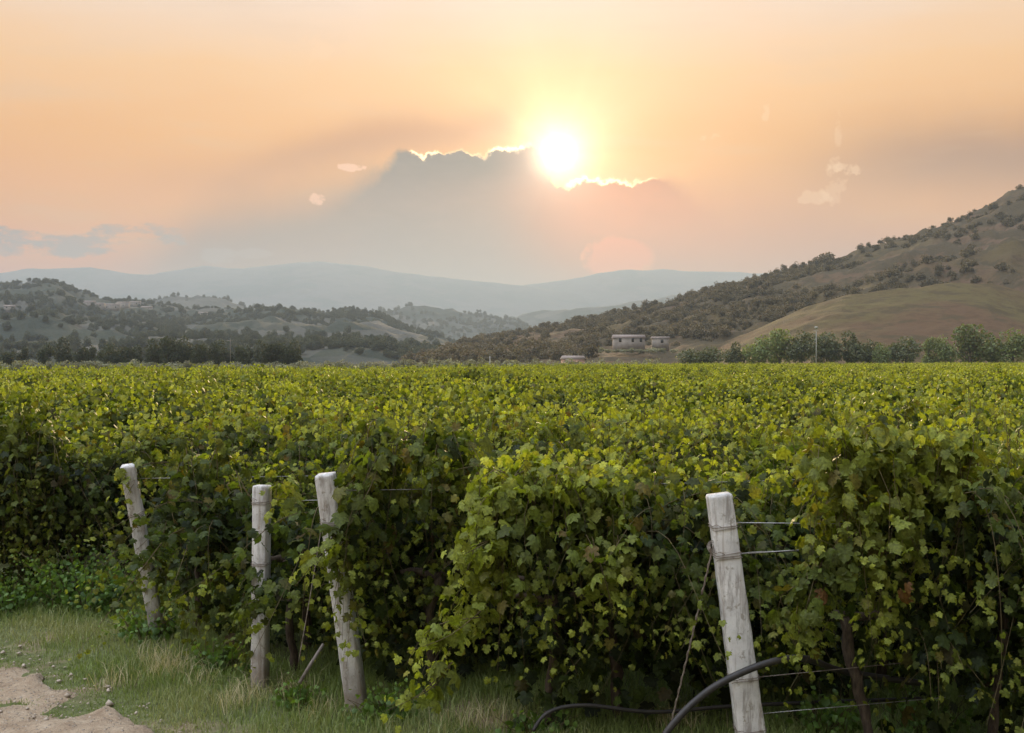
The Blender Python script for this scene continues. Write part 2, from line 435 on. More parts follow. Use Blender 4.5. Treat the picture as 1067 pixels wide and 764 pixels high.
def ground_mat():
    m, n, bs, nt = new_mat('field_ground')
    tcn = n.node('ShaderNodeTexCoord'); v = tcn.outputs['Object']
    f = n.noise(v, 1.1, 8.0, 0.65); g = n.noise(v, 9.0, 6.0, 0.7); far = n.noise(n.vscale(v, (1.0, 3.0, 1.0)), 0.02, 4.0, 0.6)
    soil = n.ramp(g, [(0.3, (0.16, 0.115, 0.07)), (0.7, (0.34, 0.25, 0.165))])
    turf = n.ramp(g, [(0.3, (0.07, 0.08, 0.03)), (0.7, (0.16, 0.17, 0.07))])
    c = n.mix(n.sstep(f, 0.28, 0.48), soil, turf)
    sp = n.node('ShaderNodeSeparateXYZ'); nt.links.new(v, sp.inputs[0])
    fc = n.ramp(far, [(0.35, (0.10, 0.14, 0.035)), (0.65, (0.17, 0.20, 0.06))])
    c = n.mix(n.sstep(sp.outputs[1], 30.0, 70.0), c, fc)
    nt.links.new(c, bs.inputs['Base Color']); bs.inputs['Roughness'].default_value = 0.95; bs.inputs['Specular IOR Level'].default_value = 0.15
    bp = n.node('ShaderNodeBump'); bp.inputs['Strength'].default_value = 0.8; bp.inputs['Distance'].default_value = 0.03
    nt.links.new(n.noise(v, 14.0, 8.0, 0.7), bp.inputs['Height']); nt.links.new(bp.outputs[0], bs.inputs['Normal'])
    return m

def dirt_mat():
    m, n, bs, nt = new_mat('track_dirt')
    tcn = n.node('ShaderNodeTexCoord'); v = tcn.outputs['Object']
    g = n.noise(v, 5.0, 8.0, 0.7); p = n.noise(v, 34.0, 5.0, 0.7)
    c = n.ramp(g, [(0.28, (0.24, 0.165, 0.105)), (0.5, (0.40, 0.30, 0.205)), (0.75, (0.54, 0.43, 0.31))])
    vo = n.node('ShaderNodeTexVoronoi'); vo.inputs['Scale'].default_value = 26.0; nt.links.new(v, vo.inputs['Vector'])
    c = n.mix(n.mul(n.sstep(vo.outputs[0], 0.34, 0.12), 0.45), c, (0.5, 0.46, 0.41))
    c = n.mix(n.mul(n.sstep(p, 0.52, 0.7), 0.5), c, (0.15, 0.12, 0.085))
    nt.links.new(c, bs.inputs['Base Color']); bs.inputs['Roughness'].default_value = 0.95; bs.inputs['Specular IOR Level'].default_value = 0.15
    bp = n.node('ShaderNodeBump'); bp.inputs['Strength'].default_value = 1.0; bp.inputs['Distance'].default_value = 0.03
    h = n.add(n.noise(v, 22.0, 8.0, 0.75), n.mul(n.sstep(vo.outputs[0], 0.36, 0.1), 0.6))
    nt.links.new(h, bp.inputs['Height']); nt.links.new(bp.outputs[0], bs.inputs['Normal'])
    return m

def hill_mat(name, grass, brown, scrub, sc=0.012, scrub_amt=0.5, field=None):
    m, n, bs, nt = new_mat(name)
    tcn = n.node('ShaderNodeTexCoord'); v = tcn.outputs['Object']
    a = n.noise(v, sc, 6.0, 0.6); b2 = n.noise(v, sc * 9, 6.0, 0.7); c2 = n.noise(v, sc * 3.2, 5.0, 0.65)
    c = n.mix(n.sstep(a, 0.38, 0.62), grass, brown)
    c = n.mix(n.mul(n.sstep(b2, 0.45, 0.66), 0.55), c, tuple(q * 0.62 for q in brown))
    c = n.mix(n.mul(n.sstep(c2, 0.60 - scrub_amt * 0.2, 0.70 - scrub_amt * 0.2), 0.9), c, scrub)
    if field:
        vo = n.node('ShaderNodeTexVoronoi'); vo.inputs['Scale'].default_value = sc * 1.6; vo.inputs['Randomness'].default_value = 1.0
        nt.links.new(v, vo.inputs['Vector'])
        sp = n.node('ShaderNodeSeparateColor'); nt.links.new(vo.outputs['Color'], sp.inputs[0])
        c = n.mix(n.mul(n.sstep(sp.outputs[0], 0.70, 0.74), 0.55), c, field)
    nt.links.new(c, bs.inputs['Base Color']); bs.inputs['Roughness'].default_value = 0.95; bs.inputs['Specular IOR Level'].default_value = 0.1
    bp = n.node('ShaderNodeBump'); bp.inputs['Strength'].default_value = 0.8; bp.inputs['Distance'].default_value = 0.05 / sc * 0.5
    nt.links.new(n.noise(v, sc * 12, 7.0, 0.7), bp.inputs['Height']); nt.links.new(bp.outputs[0], bs.inputs['Normal'])
    return m

# ------------------------------------------------------------------ ground
def gz(x, y):
    """small unevenness of the near ground"""
    x = np.asarray(x, float); y = np.asarray(y, float)
    f = np.clip(1 - np.hypot(x, y) / 60.0, 0, 1)
    return (fbm(x * 0.7 + 40, y * 0.7 + 40, 4) - 0.5) * 0.12 * f

ax = np.concatenate([-np.geomspace(9000, 12.5, 46), np.arange(-12, 12.01, 0.25), np.geomspace(12.5, 9000, 46)])
ay = np.concatenate([-np.geomspace(9000, 2.0, 30), np.arange(-1.5, 22.01, 0.25), np.geomspace(22.5, 9000, 50)])
GX, GY = np.meshgrid(ax, ay)
V = np.stack([GX, GY, gz(GX, GY)], -1).reshape(-1, 3)
nx = len(ax)
i, j = np.meshgrid(np.arange(nx - 1), np.arange(len(ay) - 1)); k0 = (j * nx + i).ravel()
g = mesh_np('ground', V, None, ground_mat(), None, None, True, np.stack([k0, k0 + 1, k0 + 1 + nx, k0 + nx], -1))
tag(g, kind='structure')

# the dirt track at the lower left: its edge runs diagonally past the row ends
TA, TB = np.array([-4.22, 9.16]), np.array([-2.30, 7.30])
tdir = (TB - TA) / np.linalg.norm(TB - TA); tn = np.array([-tdir[1], tdir[0]])
if tn[0] > 0: tn = -tn                              # towards the track (left and near)
def track_dist(x, y):
    """metres inside the track (positive) from its ragged edge"""
    qx, qy = np.asarray(x, float) - TA[0], np.asarray(y, float) - TA[1]
    s_ = qx * tdir[0] + qy * tdir[1]
    return qx * tn[0] + qy * tn[1] + (fbm(s_ * 2.1 + 9, s_ * 0 + 3.3, 5) - 0.5) * 0.4
ss = np.arange(-14, 12, 0.10); ww = np.concatenate([[0, 0.03], np.arange(0.10, 3.4, 0.10)])
V = []
for s_ in ss:
    off = -(fbm(s_ * 2.1 + 9, 3.3, 5) - 0.5) * 0.4
    p = TA[None] + tdir[None] * s_ + tn[None] * (off + ww)[:, None]
    V.append(p)
V = np.concatenate(V); z = gz(V[:, 0], V[:, 1]) + 0.006
nw = len(ww); wi = np.tile(np.arange(nw), len(ss))
z += (fbm(V[:, 0] * 3.5 + 5, V[:, 1] * 3.5, 5) - 0.52) * 0.22 * np.clip(1 - wi / 16, 0, 1)
z += np.where(wi > 0, 0.010 + (fbm(V[:, 0] * 6, V[:, 1] * 6, 4) - 0.4) * 0.035 * np.clip(wi / 4, 0, 1), -0.03)
V = np.column_stack([V, z])
i, j = np.meshgrid(np.arange(nw - 1), np.arange(len(ss) - 1)); k0 = (j * nw + i).ravel()
t = mesh_np('dirt_track', V, None, dirt_mat(), None, None, True, np.stack([k0, k0 + nw, k0 + nw + 1, k0 + 1], -1))
tag(t, kind='structure')

# ------------------------------------------------------------------ hills (each a real ridge at its own distance)
RIDGES = {}
def ridge(name, prof, d_front, d_ridge, d_back, mat, rough=0.12, nscale=None, px0=-900, px1=2000, na=420, nd=90, kind='structure', detail=0.012, label=None):
    px = np.array([p[0] for p in prof], float); py = np.array([p[1] for p in prof], float)
    ns = nscale or d_ridge * 0.12
    def hfun(x, y):
        x = np.asarray(x, float); y = np.asarray(y, float)
        u = x / np.maximum(y, 1.0) * FPX + CX
        warp = (fbm(x / ns / 1.5 + 3, y * 0 + d_ridge * 0.01, 3) - 0.5) * 0.10
        t_ = np.where(y < d_ridge, (y - d_front) / (d_ridge - d_front), 1 - (y - d_ridge) / (d_back - d_ridge))
        t_ = np.clip(t_, 0, 1)
        s_ = np.where(y < d_ridge, np.clip(t_ + warp * np.sin(np.pi * t_), 0, 1) ** 1.15, t_ * t_ * (3 - 2 * t_))
        crest = (HY - np.interp(u, px, py)) / FPX * d_ridge + EYE
        rel = (fbm(x / ns, y / ns, 5, True) - 0.55) * rough * np.abs(crest) * 2.2 * np.sin(np.pi * np.clip(t_, 0, 1)) ** 0.8
        fine = (fbm(x / ns * 7, y / ns * 7, 4) - 0.5) * d_ridge * detail * np.clip(t_ * 3, 0, 1)
        return crest * s_ + rel + fine - 0.6 - 1.5 * (1 - np.clip(t_ * 8, 0, 1))
    RIDGES[name] = hfun
    dd = np.concatenate([np.linspace(d_front, d_ridge * 1.01, nd - 20), np.linspace(d_ridge * 1.02, d_back, 20)])
    uu = np.linspace(px0, px1, na)
    U, Dd = np.meshgrid(uu, dd)
    X = (U - CX) / FPX * Dd
    Z = hfun(X, Dd)
    V = np.stack([X, Dd, Z], -1).reshape(-1, 3)
    i, j = np.meshgrid(np.arange(na - 1), np.arange(nd - 1)); k0 = (j * na + i).ravel()
    o = mesh_np(name.rsplit('#')[0], V, None, mat, None, None, True, np.stack([k0, k0 + 1, k0 + 1 + na, k0 + na], -1))
    tag(o, label, None, None, kind)
    return hfun

MH_R = hill_mat('dry_hill', (0.092, 0.068, 0.032), (0.115, 0.072, 0.044), (0.062, 0.048, 0.027), 0.016, 0.8)
MH_S = hill_mat('grassy_spur', (0.105, 0.082, 0.034), (0.108, 0.065, 0.036), (0.07, 0.052, 0.027), 0.022, 0.45)
MH_L = hill_mat('wooded_hill', (0.045, 0.052, 0.034), (0.07, 0.07, 0.052), (0.03, 0.037, 0.027), 0.006, 0.9, (0.12, 0.11, 0.095))
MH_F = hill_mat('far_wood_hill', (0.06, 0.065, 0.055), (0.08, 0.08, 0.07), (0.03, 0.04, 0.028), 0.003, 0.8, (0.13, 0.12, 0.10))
MH_M = hill_mat('mountain_rock', (0.12, 0.13, 0.13), (0.14, 0.14, 0.14), (0.09, 0.11, 0.11), 0.0012, 0.5)  # rock tone paler and bluish: part of the haze fade is in the colour

hR = ridge('hill', [(-900, 420), (395, 392), (430, 374), (480, 357), (540, 349), (600, 337), (660, 325), (700, 318), (735, 303), (770, 296),
                    (820, 284), (865, 274), (905, 257), (935, 248), (985, 235), (1020, 217), (1045, 203), (1067, 194), (1120, 170), (1250, 140), (1500, 150), (2000, 200)],
           330, 720, 1150, MH_R, 0.10, 70, 350, 2000, 420, 120)
hS = ridge('hill#spur', [(-900, 420), (640, 392), (690, 378), (740, 362), (790, 340), (840, 318), (880, 306), (930, 300), (990, 294), (1030, 293),
                         (1067, 303), (1130, 318), (1300, 330), (2000, 350)],
           285, 420, 560, MH_S, 0.05, 60, 560, 2000, 300, 80, detail=0.004)
hL = ridge('hill#left', [(-900, 270), (-200, 300), (0, 300), (28, 296), (58, 294), (80, 304), (105, 314), (150, 317), (200, 324), (250, 324), (290, 323), (340, 328),
                         (362, 324), (395, 330), (420, 342), (455, 352), (500, 368), (560, 388), (2000, 420)],
           520, 1500, 2200, MH_L, 0.16, 170, -900, 800, 420, 110)
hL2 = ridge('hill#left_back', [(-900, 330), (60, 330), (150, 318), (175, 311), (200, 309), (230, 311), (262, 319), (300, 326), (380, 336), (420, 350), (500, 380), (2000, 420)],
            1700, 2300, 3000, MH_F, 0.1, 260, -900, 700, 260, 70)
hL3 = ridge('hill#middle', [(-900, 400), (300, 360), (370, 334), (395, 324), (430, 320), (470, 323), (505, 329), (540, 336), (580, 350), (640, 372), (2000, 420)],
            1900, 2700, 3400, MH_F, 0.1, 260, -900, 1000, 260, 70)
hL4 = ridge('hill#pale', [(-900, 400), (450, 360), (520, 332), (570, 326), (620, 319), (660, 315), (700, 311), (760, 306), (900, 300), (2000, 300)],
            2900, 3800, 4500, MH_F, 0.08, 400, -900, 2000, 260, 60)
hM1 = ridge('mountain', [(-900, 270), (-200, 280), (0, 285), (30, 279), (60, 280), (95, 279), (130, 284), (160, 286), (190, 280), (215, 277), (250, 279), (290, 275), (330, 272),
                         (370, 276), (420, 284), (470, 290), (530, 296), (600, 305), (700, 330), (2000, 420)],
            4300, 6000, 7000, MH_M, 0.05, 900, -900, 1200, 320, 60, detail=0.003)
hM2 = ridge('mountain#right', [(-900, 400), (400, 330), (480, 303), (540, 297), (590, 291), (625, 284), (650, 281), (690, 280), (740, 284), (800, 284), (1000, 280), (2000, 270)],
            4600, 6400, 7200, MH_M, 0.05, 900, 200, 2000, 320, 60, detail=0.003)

def hz(x, y):
    """height of whatever ground is on top at (x, y)"""
    best = 0.0
    for f, lo, hi in ((hR, 330, 1150), (hS, 285, 560), (hL, 520, 2200), (hL2, 1700, 3000), (hL3, 1900, 3400)):
        if lo <= y <= hi: best = max(best, float(f(x, y)))
    return best

# ------------------------------------------------------------------ foliage builders
_half = [(0.10, -0.16, -0.03), (0.26, -0.20, -0.06), (0.40, -0.10, -0.09), (0.51, 0.06, -0.12), (0.44, 0.15, -0.08), (0.36, 0.24, -0.03), (0.50, 0.35, -0.09),
         (0.61, 0.52, -0.15), (0.46, 0.54, -0.09), (0.32, 0.57, -0.03), (0.33, 0.71, -0.07), (0.22, 0.82, -0.07), (0.10, 0.90, -0.09)]
LEAF_NEAR_V = np.array([(0, 0.30, 0.02), (0, 0, 0)] + _half + [(0, 1.05, -0.17)] + [(-x_, y_, z_) for x_, y_, z_ in _half[::-1]], float)
_nl = len(LEAF_NEAR_V)
LEAF_NEAR_F = np.array([(0, i, i + 1) for i in range(1, _nl - 1)] + [(0, _nl - 1, 1)])
LEAF_MID_V = np.array([(0, 0, 0), (0.5, -0.05, -0.1), (0.52, 0.52, -0.1), (0, 1.0, -0.12), (-0.52, 0.52, -0.1), (-0.5, -0.05, -0.1), (0, 0.45, 0.05)], float)
LEAF_MID_F = np.array([(6, 0, 1), (6, 1, 2), (6, 2, 3), (6, 3, 4), (6, 4, 5), (6, 5, 0)])
LEAF_FAR_V = np.array([(0, 0, 0), (0.5, 0.4, -0.1), (0, 1, -0.05), (-0.5, 0.4, -0.1)], float)
LEAF_FAR_F = np.array([(0, 1, 2), (0, 2, 3)])
TPL = {'near': (LEAF_NEAR_V, LEAF_NEAR_F), 'mid': (LEAF_MID_V, LEAF_MID_F), 'far': (LEAF_FAR_V, LEAF_FAR_F)}

def leaves_mesh(name, pos, tip, nrm, size, var, lod, mat, parent=None, rg=rng):
    TV, TF = TPL[lod]
    pos = np.asarray(pos, float); tip = np.asarray(tip, float); nrm = np.asarray(nrm, float); n = len(pos)
    tip /= np.linalg.norm(tip, axis=1)[:, None] + 1e-9
    side = np.cross(tip, nrm); side /= np.linalg.norm(side, axis=1)[:, None] + 1e-9
    nn = np.cross(side, tip)
    s = np.asarray(size)[:, None, None]
    x = TV[None, :, 0:1] * (0.85 + 0.3 * rg.random((n, 1, 1)))
    y = TV[None, :, 1:2]
    curl = 0.3 + 3.2 * rg.random((n, 1, 1)) ** 1.3
    z = TV[None, :, 2:3] * curl + (rg.random((n, len(TV), 1)) - 0.5) * 0.13
    W = pos[:, None] + s * (x * side[:, None] + y * tip[:, None] + z * nn[:, None])
    F = TF[None] + (np.arange(n) * len(TV))[:, None, None]
    A = np.repeat(np.column_stack([var, np.ones(n)]), len(TV), axis=0)
    return mesh_np(name, W.reshape(-1, 3), F.reshape(-1, 3), mat, parent, A)

class Vine:
    """grows shoots and hangs leaves on them; row along local x, base at origin"""
    def __init__(s, seed):
        s.rg = np.random.default_rng(seed); s.pos = []; s.tip = []; s.nrm = []; s.size = []; s.var = []; s.canes = []
    def leaf(s, p, out, size, youth, step_dir=None, old=None):
        rg = s.rg
        n = np.array([out[0] * 0.8, out[1] * 0.8, 0.6]) + rg.normal(0, 0.6, 3)
        t = np.array([out[0] * 0.5, out[1] * 0.5, -0.75]) + rg.normal(0, 0.40, 3)
        s.pos.append(p + rg.normal(0, 0.012, 3)); s.tip.append(t); s.nrm.append(n); s.size.append(size * (0.55 + 0.6 * rg.random()))
        if p[2] > 1.4: youth = youth + 0.32 * rg.random() * min(1, (p[2] - 1.4) / 0.3)  # top leaves yellower: canopy-top highlights put into the leaf colour
        youth = min(youth, 1.0)
        o = old if old is not None else (rg.random() ** 16 * 0.45 + (0.5 if rg.random() < 0.0015 else 0))
        s.var.append((rg.random() ** 1.5, youth, min(o, 1.0)))
    def along(s, pts, size=0.12, gap=0.06, youth_tip=0.75, centre=None, youth0=0.0, taper=0.6):
        rg = s.rg
        pts = np.asarray(pts, float)
        seg = np.linalg.norm(np.diff(pts, axis=0), axis=1); L = np.concatenate([[0], np.cumsum(seg)])
        n = max(3, int(L[-1] / gap)); side = 1
        for q in range(n):
            u = (q + 0.5) / n; d = u * L[-1]
            p = np.array([np.interp(d, L, pts[:, c]) for c in range(3)])
            tg = np.array([np.interp(min(d + 0.05, L[-1]), L, pts[:, c]) for c in range(3)]) - p
            tg /= np.linalg.norm(tg) + 1e-6
            sd = np.cross(tg, rg.normal(0, 1, 3)); sd /= np.linalg.norm(sd) + 1e-6
            off = sd * (0.04 + 0.07 * rg.random())
            o = off[:2] * 6
            if centre is not None: o = o + (p[:2] - centre) * 0.8
            o = o / (np.linalg.norm(o) + 1e-6)
            y = youth0 + max(0.0, (u - 0.55) / 0.45) ** 1.5 * youth_tip * (0.6 + 0.5 * rg.random())
            s.leaf(p + off, o, size * (1 - taper * max(0, (u - 0.6) / 0.4)), min(y, 1.0))
        s.canes.append(pts)
    def shoots(s, n, half=0.65, z0=1.0, up=(1.6, 2.4), outw=0.55, length=(0.9, 1.7), size=0.12, gap=0.065, youth=0.75, zmin=0.25, side=None, ztop=99):
        rg = s.rg
        per = 7; bnd = None
        for q in range(n):
            if q % per == 0:                         # shoots grow in tufts with gaps between them
                bnd = (rg.uniform(-half, half), side if side else rg.choice([-1, 1]), rg.normal(0, 0.3), abs(rg.normal(outw, 0.28)), rg.uniform(*up), rg.uniform(*length))
            p = np.array([bnd[0] + rg.normal(0, 0.06), rg.normal(0, 0.05), z0 + rg.normal(0, 0.06)])
            sd = bnd[1]
            v = np.array([bnd[2] + rg.normal(0, 0.16), sd * abs(bnd[3] + rg.normal(0, 0.13)), bnd[4] + rg.normal(0, 0.15)])
            L = bnd[5] * rg.uniform(0.75, 1.1); pts = [p.copy()]; d = 0; wob = rg.normal(0, 0.5, 3)
            while d < L:
                v = v + np.array([wob[0] * 0.05, wob[1] * 0.04 - 0.02 * np.sign(p[1]) * (abs(p[1]) > 0.42), -0.16 - 0.02 * rg.random()])
                v[2] = max(v[2], -1.1)
                stp = v / np.linalg.norm(v) * 0.06
                p = p + stp; d += 0.06
                if p[2] < zmin or p[2] > ztop: break
                pts.append(p.copy())
            if len(pts) > 4: s.along(pts, size, gap, youth, centre=np.array([p[0], 0.0]))
    def fill(s, n, half=0.7, z=(0.45, 1.6), thick=0.35, size=0.12):
        rg = s.rg
        for q in range(n):
            sd = rg.choice([-1, 1])
            p = np.array([rg.uniform(-half, half), sd * abs(rg.normal(thick * 0.6, thick * 0.35)), rg.uniform(*z)])
            s.leaf(p, np.array([rg.normal(0, 0.3), sd]), size, 0.0)
    def upright(s, n, half=0.6, z0=1.5, length=(0.3, 0.6), size=0.08, lean=0.32):
        rg = s.rg
        for q in range(n):
            p = np.array([rg.uniform(-half, half), rg.normal(0, 0.2), z0]); v = np.array([rg.normal(0, lean), rg.normal(0, lean), 1.0])
            L = rg.uniform(*length); pts = [p + v / np.linalg.norm(v) * L * u + np.array([0, 0, -0.25 * L * u ** 3]) for u in np.linspace(0, 1, 8)]
            s.along(pts, size, 0.045, 0.9, youth0=0.25)
    def build(s, lod, parent, mat=None, canes=True, name='foliage'):
        f = leaves_mesh(name, s.pos, s.tip, s.nrm, s.size, np.array(s.var), lod, mat or M_VINE, parent, s.rg)
        if canes:
            mb = MB()
            for c in s.canes:
                c = np.asarray(c)[::2] if len(c) > 8 else np.asarray(c)
                if len(c) > 2: mb.tube(c, np.linspace(0.004, 0.0012, len(c)), 4, False)
            mb.build('cane', M_CANE, parent)
        return f

def vine_trunk(seed, parent, half=0.55, z0=1.0):
    rg = np.random.default_rng(seed); mb = MB()
    zs = np.linspace(-0.05, z0 - 0.06, 11); wx = np.cumsum(rg.normal(0, 0.018, 11)); wy = np.cumsum(rg.normal(0, 0.012, 11))
    wx -= wx[0]; wy -= wy[0]
    pts = np.column_stack([wx, wy, zs])
    rad = 0.034 + rg.normal(0, 0.004, 11); rad[0] = 0.05; rad[-1] = 0.045
    mb.tube(pts, rad, 8)
    for sg in (-1, 1):
        xs = np.linspace(0, half, 9)
        a = np.column_stack([pts[-1, 0] + sg * xs, pts[-1, 1] + np.cumsum(rg.normal(0, 0.01, 9)), z0 - 0.06 + 0.06 * np.sin(xs / half * 1.5) + np.cumsum(rg.normal(0, 0.008, 9))])
        mb.tube(a, np.linspace(0.034, 0.016, 9), 7)
    return mb.build('trunk', M_BARK, parent, True)

# prototypes: every one of them is itself a vine that stands in the rows
def proto_vine(seed, lod):
    t_ = empty('grapevine', (0, 0, 0))
    v = Vine(seed)
    if lod == 'near':
        v.shoots(66, 0.66, 0.98, (1.3, 2.7), 0.5, (0.9, 2.1), 0.082, 0.042, zmin=0.14)
        v.fill(330, 0.66, (0.5, 1.6), 0.2, 0.10)
        v.fill(150, 0.7, (0.12, 0.7), 0.34, 0.10)
        v.shoots(14, 0.66, 0.75, (0.1, 0.9), 0.5, (0.5, 0.9), 0.085, 0.042, zmin=0.05)
        v.upright(16, length=(0.25, 0.75))
        v.build('near', t_); vine_trunk(seed, t_)
    elif lod == 'mid':
        v.shoots(52, 0.66, 0.98, (1.3, 2.8), 0.5, (0.9, 1.9), 0.088, 0.052)
        v.fill(170, 0.7, (0.5, 1.6), 0.2, 0.12)
        v.fill(90, 0.7, (0.12, 0.7), 0.34, 0.11)
        v.upright(14, size=0.09, length=(0.25, 0.75))
        v.build('mid', t_, canes=False); vine_trunk(seed, t_)
    return t_

NEAR = [proto_vine(100 + q, 'near') for q in range(6)]
MID = [proto_vine(200 + q, 'mid') for q in range(6)]

# ------------------------------------------------------------------ the rows
TH = R(17.0)
rvec = np.array([math.cos(TH), math.sin(TH)]); nvec = np.array([-math.sin(TH), math.cos(TH)])
def row_xy(n_, t_): return rvec * t_ + nvec * n_
def in_view(x, y, m=1.2):
    return y > 3 and abs(x / y) < 0.47 + m / max(y, 1)

ROWS = [  # (perpendicular offset, first vine along the row)
    (5.78, 4.95), (7.10, 2.95), (8.55, 1.95), (9.65, 1.05), (10.95, 0.6), (12.9, -4.9), (15.0, -12.0)]
nn_ = 17.1
while nn_ < 36: ROWS.append((nn_, -40.0)); nn_ += 2.25
rgv = np.random.default_rng(42)
places = []
def far_limit(u):
    """depth of the vineyard's far edge by direction: nearer at the left"""
    return float(np.interp(u, [-0.6, -0.47, -0.1, 0.1, 0.47, 0.6], [58, 62, 95, 150, 215, 220]))
for k, (n0, t0) in enumerate(ROWS):
    t_ = t0
    while t_ < 60:
        x, y = row_xy(n0, t_)
        if in_view(x, y, 1.6): places.append((y, x, k, t_ == t0))
        t_ += 1.02 + rgv.uniform(-0.08, 0.08)
places.sort()
INDIV = 292
used = {}
def use(protos, key, idx, loc, rz, sc):
    """first use moves the prototype itself, later ones copy it"""
    pr = protos[idx % len(protos)]
    if (key, idx % len(protos)) not in used:
        used[(key, idx % len(protos))] = pr
        pr.location = loc; pr.rotation_euler = (0, 0, rz); pr.scale = sc
        return pr
    return copy_tree(pr, loc, rz, sc)
row_words = {0: 'rightmost front row behind the leaning near post', 1: 'row just behind the near post and its bare wires', 2: 'row that starts at the middle leaning post',
             3: 'row that starts at the upright post', 4: 'row that starts at the far left leaning post', 5: 'row behind the far left leaning post'}
rest = []
shared_pts = []
n_ind = 0
for y, x, k, first in places:
    if n_ind >= INDIV or y > 34:
        rest.append((x, y)); continue
    n_ind += 1
    i_ = int(rgv.integers(0, 60)); flip = math.pi if rgv.random() < 0.5 else 0.0
    sz = (rgv.uniform(0.88, 1.14) - (0.12 if rgv.random() < 0.15 and y > 12 else 0)) * (1.0 + 0.25 * (fbm(x * 0.35, y * 0.35, 3) - 0.5))
    if k in (0,): sz *= 1.04
    if k == 1: sz *= 0.96
    sc = (rgv.uniform(0.95, 1.15), rgv.uniform(0.9, 1.15), sz)
    loc = (x, y, float(gz(x, y)) - 0.02)
    o = use(NEAR, 'n', i_, loc, TH + flip + rgv.normal(0, 0.05), sc) if y < 13.5 else use(MID, 'm', i_, loc, TH + flip + rgv.normal(0, 0.06), sc)
    if k in row_words:
        lab, grp = 'leafy green grapevine within the ' + row_words[k], 'grapevines of the ' + row_words[k]
    else:
        lab, grp = 'leafy green grapevine in the unbroken mass of rows beyond the front rows', 'grapevines in the rows beyond the front ones'
    tag(o, lab, 'grapevine', grp)
for ln in (('n', NEAR), ('m', MID)):
    for q, pr in enumerate(ln[1]):
        if (ln[0], q) not in used:
            for c in list(pr.children): bpy.data.objects.remove(c)
            bpy.data.objects.remove(pr)

# instanced masses -----------------------------------------------------------
def scatter(name, pts, rz, sc, idx, sources, kind='stuff', label=None, cat=None):
    me = bpy.data.meshes.new(name)
    pts = np.asarray(pts, np.float32); me.vertices.add(len(pts)); me.vertices.foreach_set('co', pts.ravel())
    a = me.attributes.new('i_rot', 'FLOAT_VECTOR', 'POINT'); a.data.foreach_set('vector', np.column_stack([np.zeros((len(pts), 2)), rz]).astype(np.float32).ravel())
    a = me.attributes.new('i_scale', 'FLOAT_VECTOR', 'POINT'); a.data.foreach_set('vector', np.asarray(sc, np.float32).ravel())
    a = me.attributes.new('i_pick', 'INT', 'POINT'); a.data.foreach_set('value', np.asarray(idx, np.int32))
    ob = bpy.data.objects.new(name, me); link(ob)
    ng = bpy.data.node_groups.new(name + '_spread', 'GeometryNodeTree')
    ng.interface.new_socket('Geometry', in_out='INPUT', socket_type='NodeSocketGeometry')
    ng.interface.new_socket('Geometry', in_out='OUTPUT', socket_type='NodeSocketGeometry')
    gi = ng.nodes.new('NodeGroupInput'); go = ng.nodes.new('NodeGroupOutput')
    jn = ng.nodes.new('GeometryNodeJoinGeometry')
    for s_ in reversed(sources):
        oi = ng.nodes.new('GeometryNodeObjectInfo'); oi.inputs['Object'].default_value = s_; oi.inputs['As Instance'].default_value = True
        ng.links.new(oi.outputs['Geometry'], jn.inputs[0])
    ip = ng.nodes.new('GeometryNodeInstanceOnPoints'); ip.inputs['Pick Instance'].default_value = True
    def at(nm, ty):
        n_ = ng.nodes.new('GeometryNodeInputNamedAttribute'); n_.data_type = ty; n_.inputs[0].default_value = nm; return n_.outputs[0]
    ng.links.new(gi.outputs[0], ip.inputs['Points']); ng.links.new(jn.outputs[0], ip.inputs['Instance'])
    ng.links.new(at('i_pick', 'INT'), ip.inputs['Instance Index']); ng.links.new(at('i_rot', 'FLOAT_VECTOR'), ip.inputs['Rotation'])
    ng.links.new(at('i_scale', 'FLOAT_VECTOR'), ip.inputs['Scale']); ng.links.new(ip.outputs[0], go.inputs[0])
    md = ob.modifiers.new('spread', 'NODES'); md.node_group = ng
    tag(ob, label, cat, None, kind)
    return ob

# far vines: a simpler plant, standing as real vines at the field's far edge first
FAR = []
for q in range(5):
    v = Vine(300 + q)
    v.shoots(34, 0.68, 1.0, (1.3, 2.8), 0.45, (0.8, 1.5), 0.155, 0.09, zmin=0.7)
    v.upright(12, size=0.13, length=(0.25, 0.7))
    ft_ = empty('grapevine', (0, 0, 0)); v.build('far', ft_, canes=False); vine_trunk(300 + q, ft_); FAR.append(ft_)
nrow = 36.2; pts = [(x, y) for x, y in rest]
n0 = ROWS[-1][0] + 2.25
while n0 < 260:
    tt = np.arange(-160, 200, 1.12) + rgv.uniform(-0.1, 0.1)
    xy = rvec[None] * tt[:, None] + nvec[None] * n0
    for x, y in xy:
        if in_view(x, y, 3.0) and y < far_limit(x / y): pts.append((x, y))
    n0 += 2.25
pts = np.array(pts); rgf = np.random.default_rng(5)
z = np.array([float(gz(x, y)) for x, y in pts]) if len(pts) < 1 else gz(pts[:, 0], pts[:, 1])
fl = rgf.random(len(pts)) < 0.5
hsc = (0.84 + 0.34 * rgf.random(len(pts)) - 0.20 * (rgf.random(len(pts)) < 0.15)) * (0.90 + 0.22 * fbm(pts[:, 0] * 0.12, pts[:, 1] * 0.12, 3))
P3 = np.column_stack([pts, z])
order = np.argsort(pts[:, 1])
for q in range(5):                                   # five of the nearest far vines are the plants the mass repeats
    r_ = order[q]
    FAR[q].location = P3[r_]; FAR[q].rotation_euler = (0, 0, TH)
    tag(FAR[q], 'leafy green grapevine in the unbroken mass of rows beyond the front rows', 'grapevine', 'grapevines in the rows beyond the front ones')
keep = np.ones(len(pts), bool); keep[order[:5]] = False
rz = TH + np.where(fl, math.pi, 0) + rgf.normal(0, 0.08, len(pts))
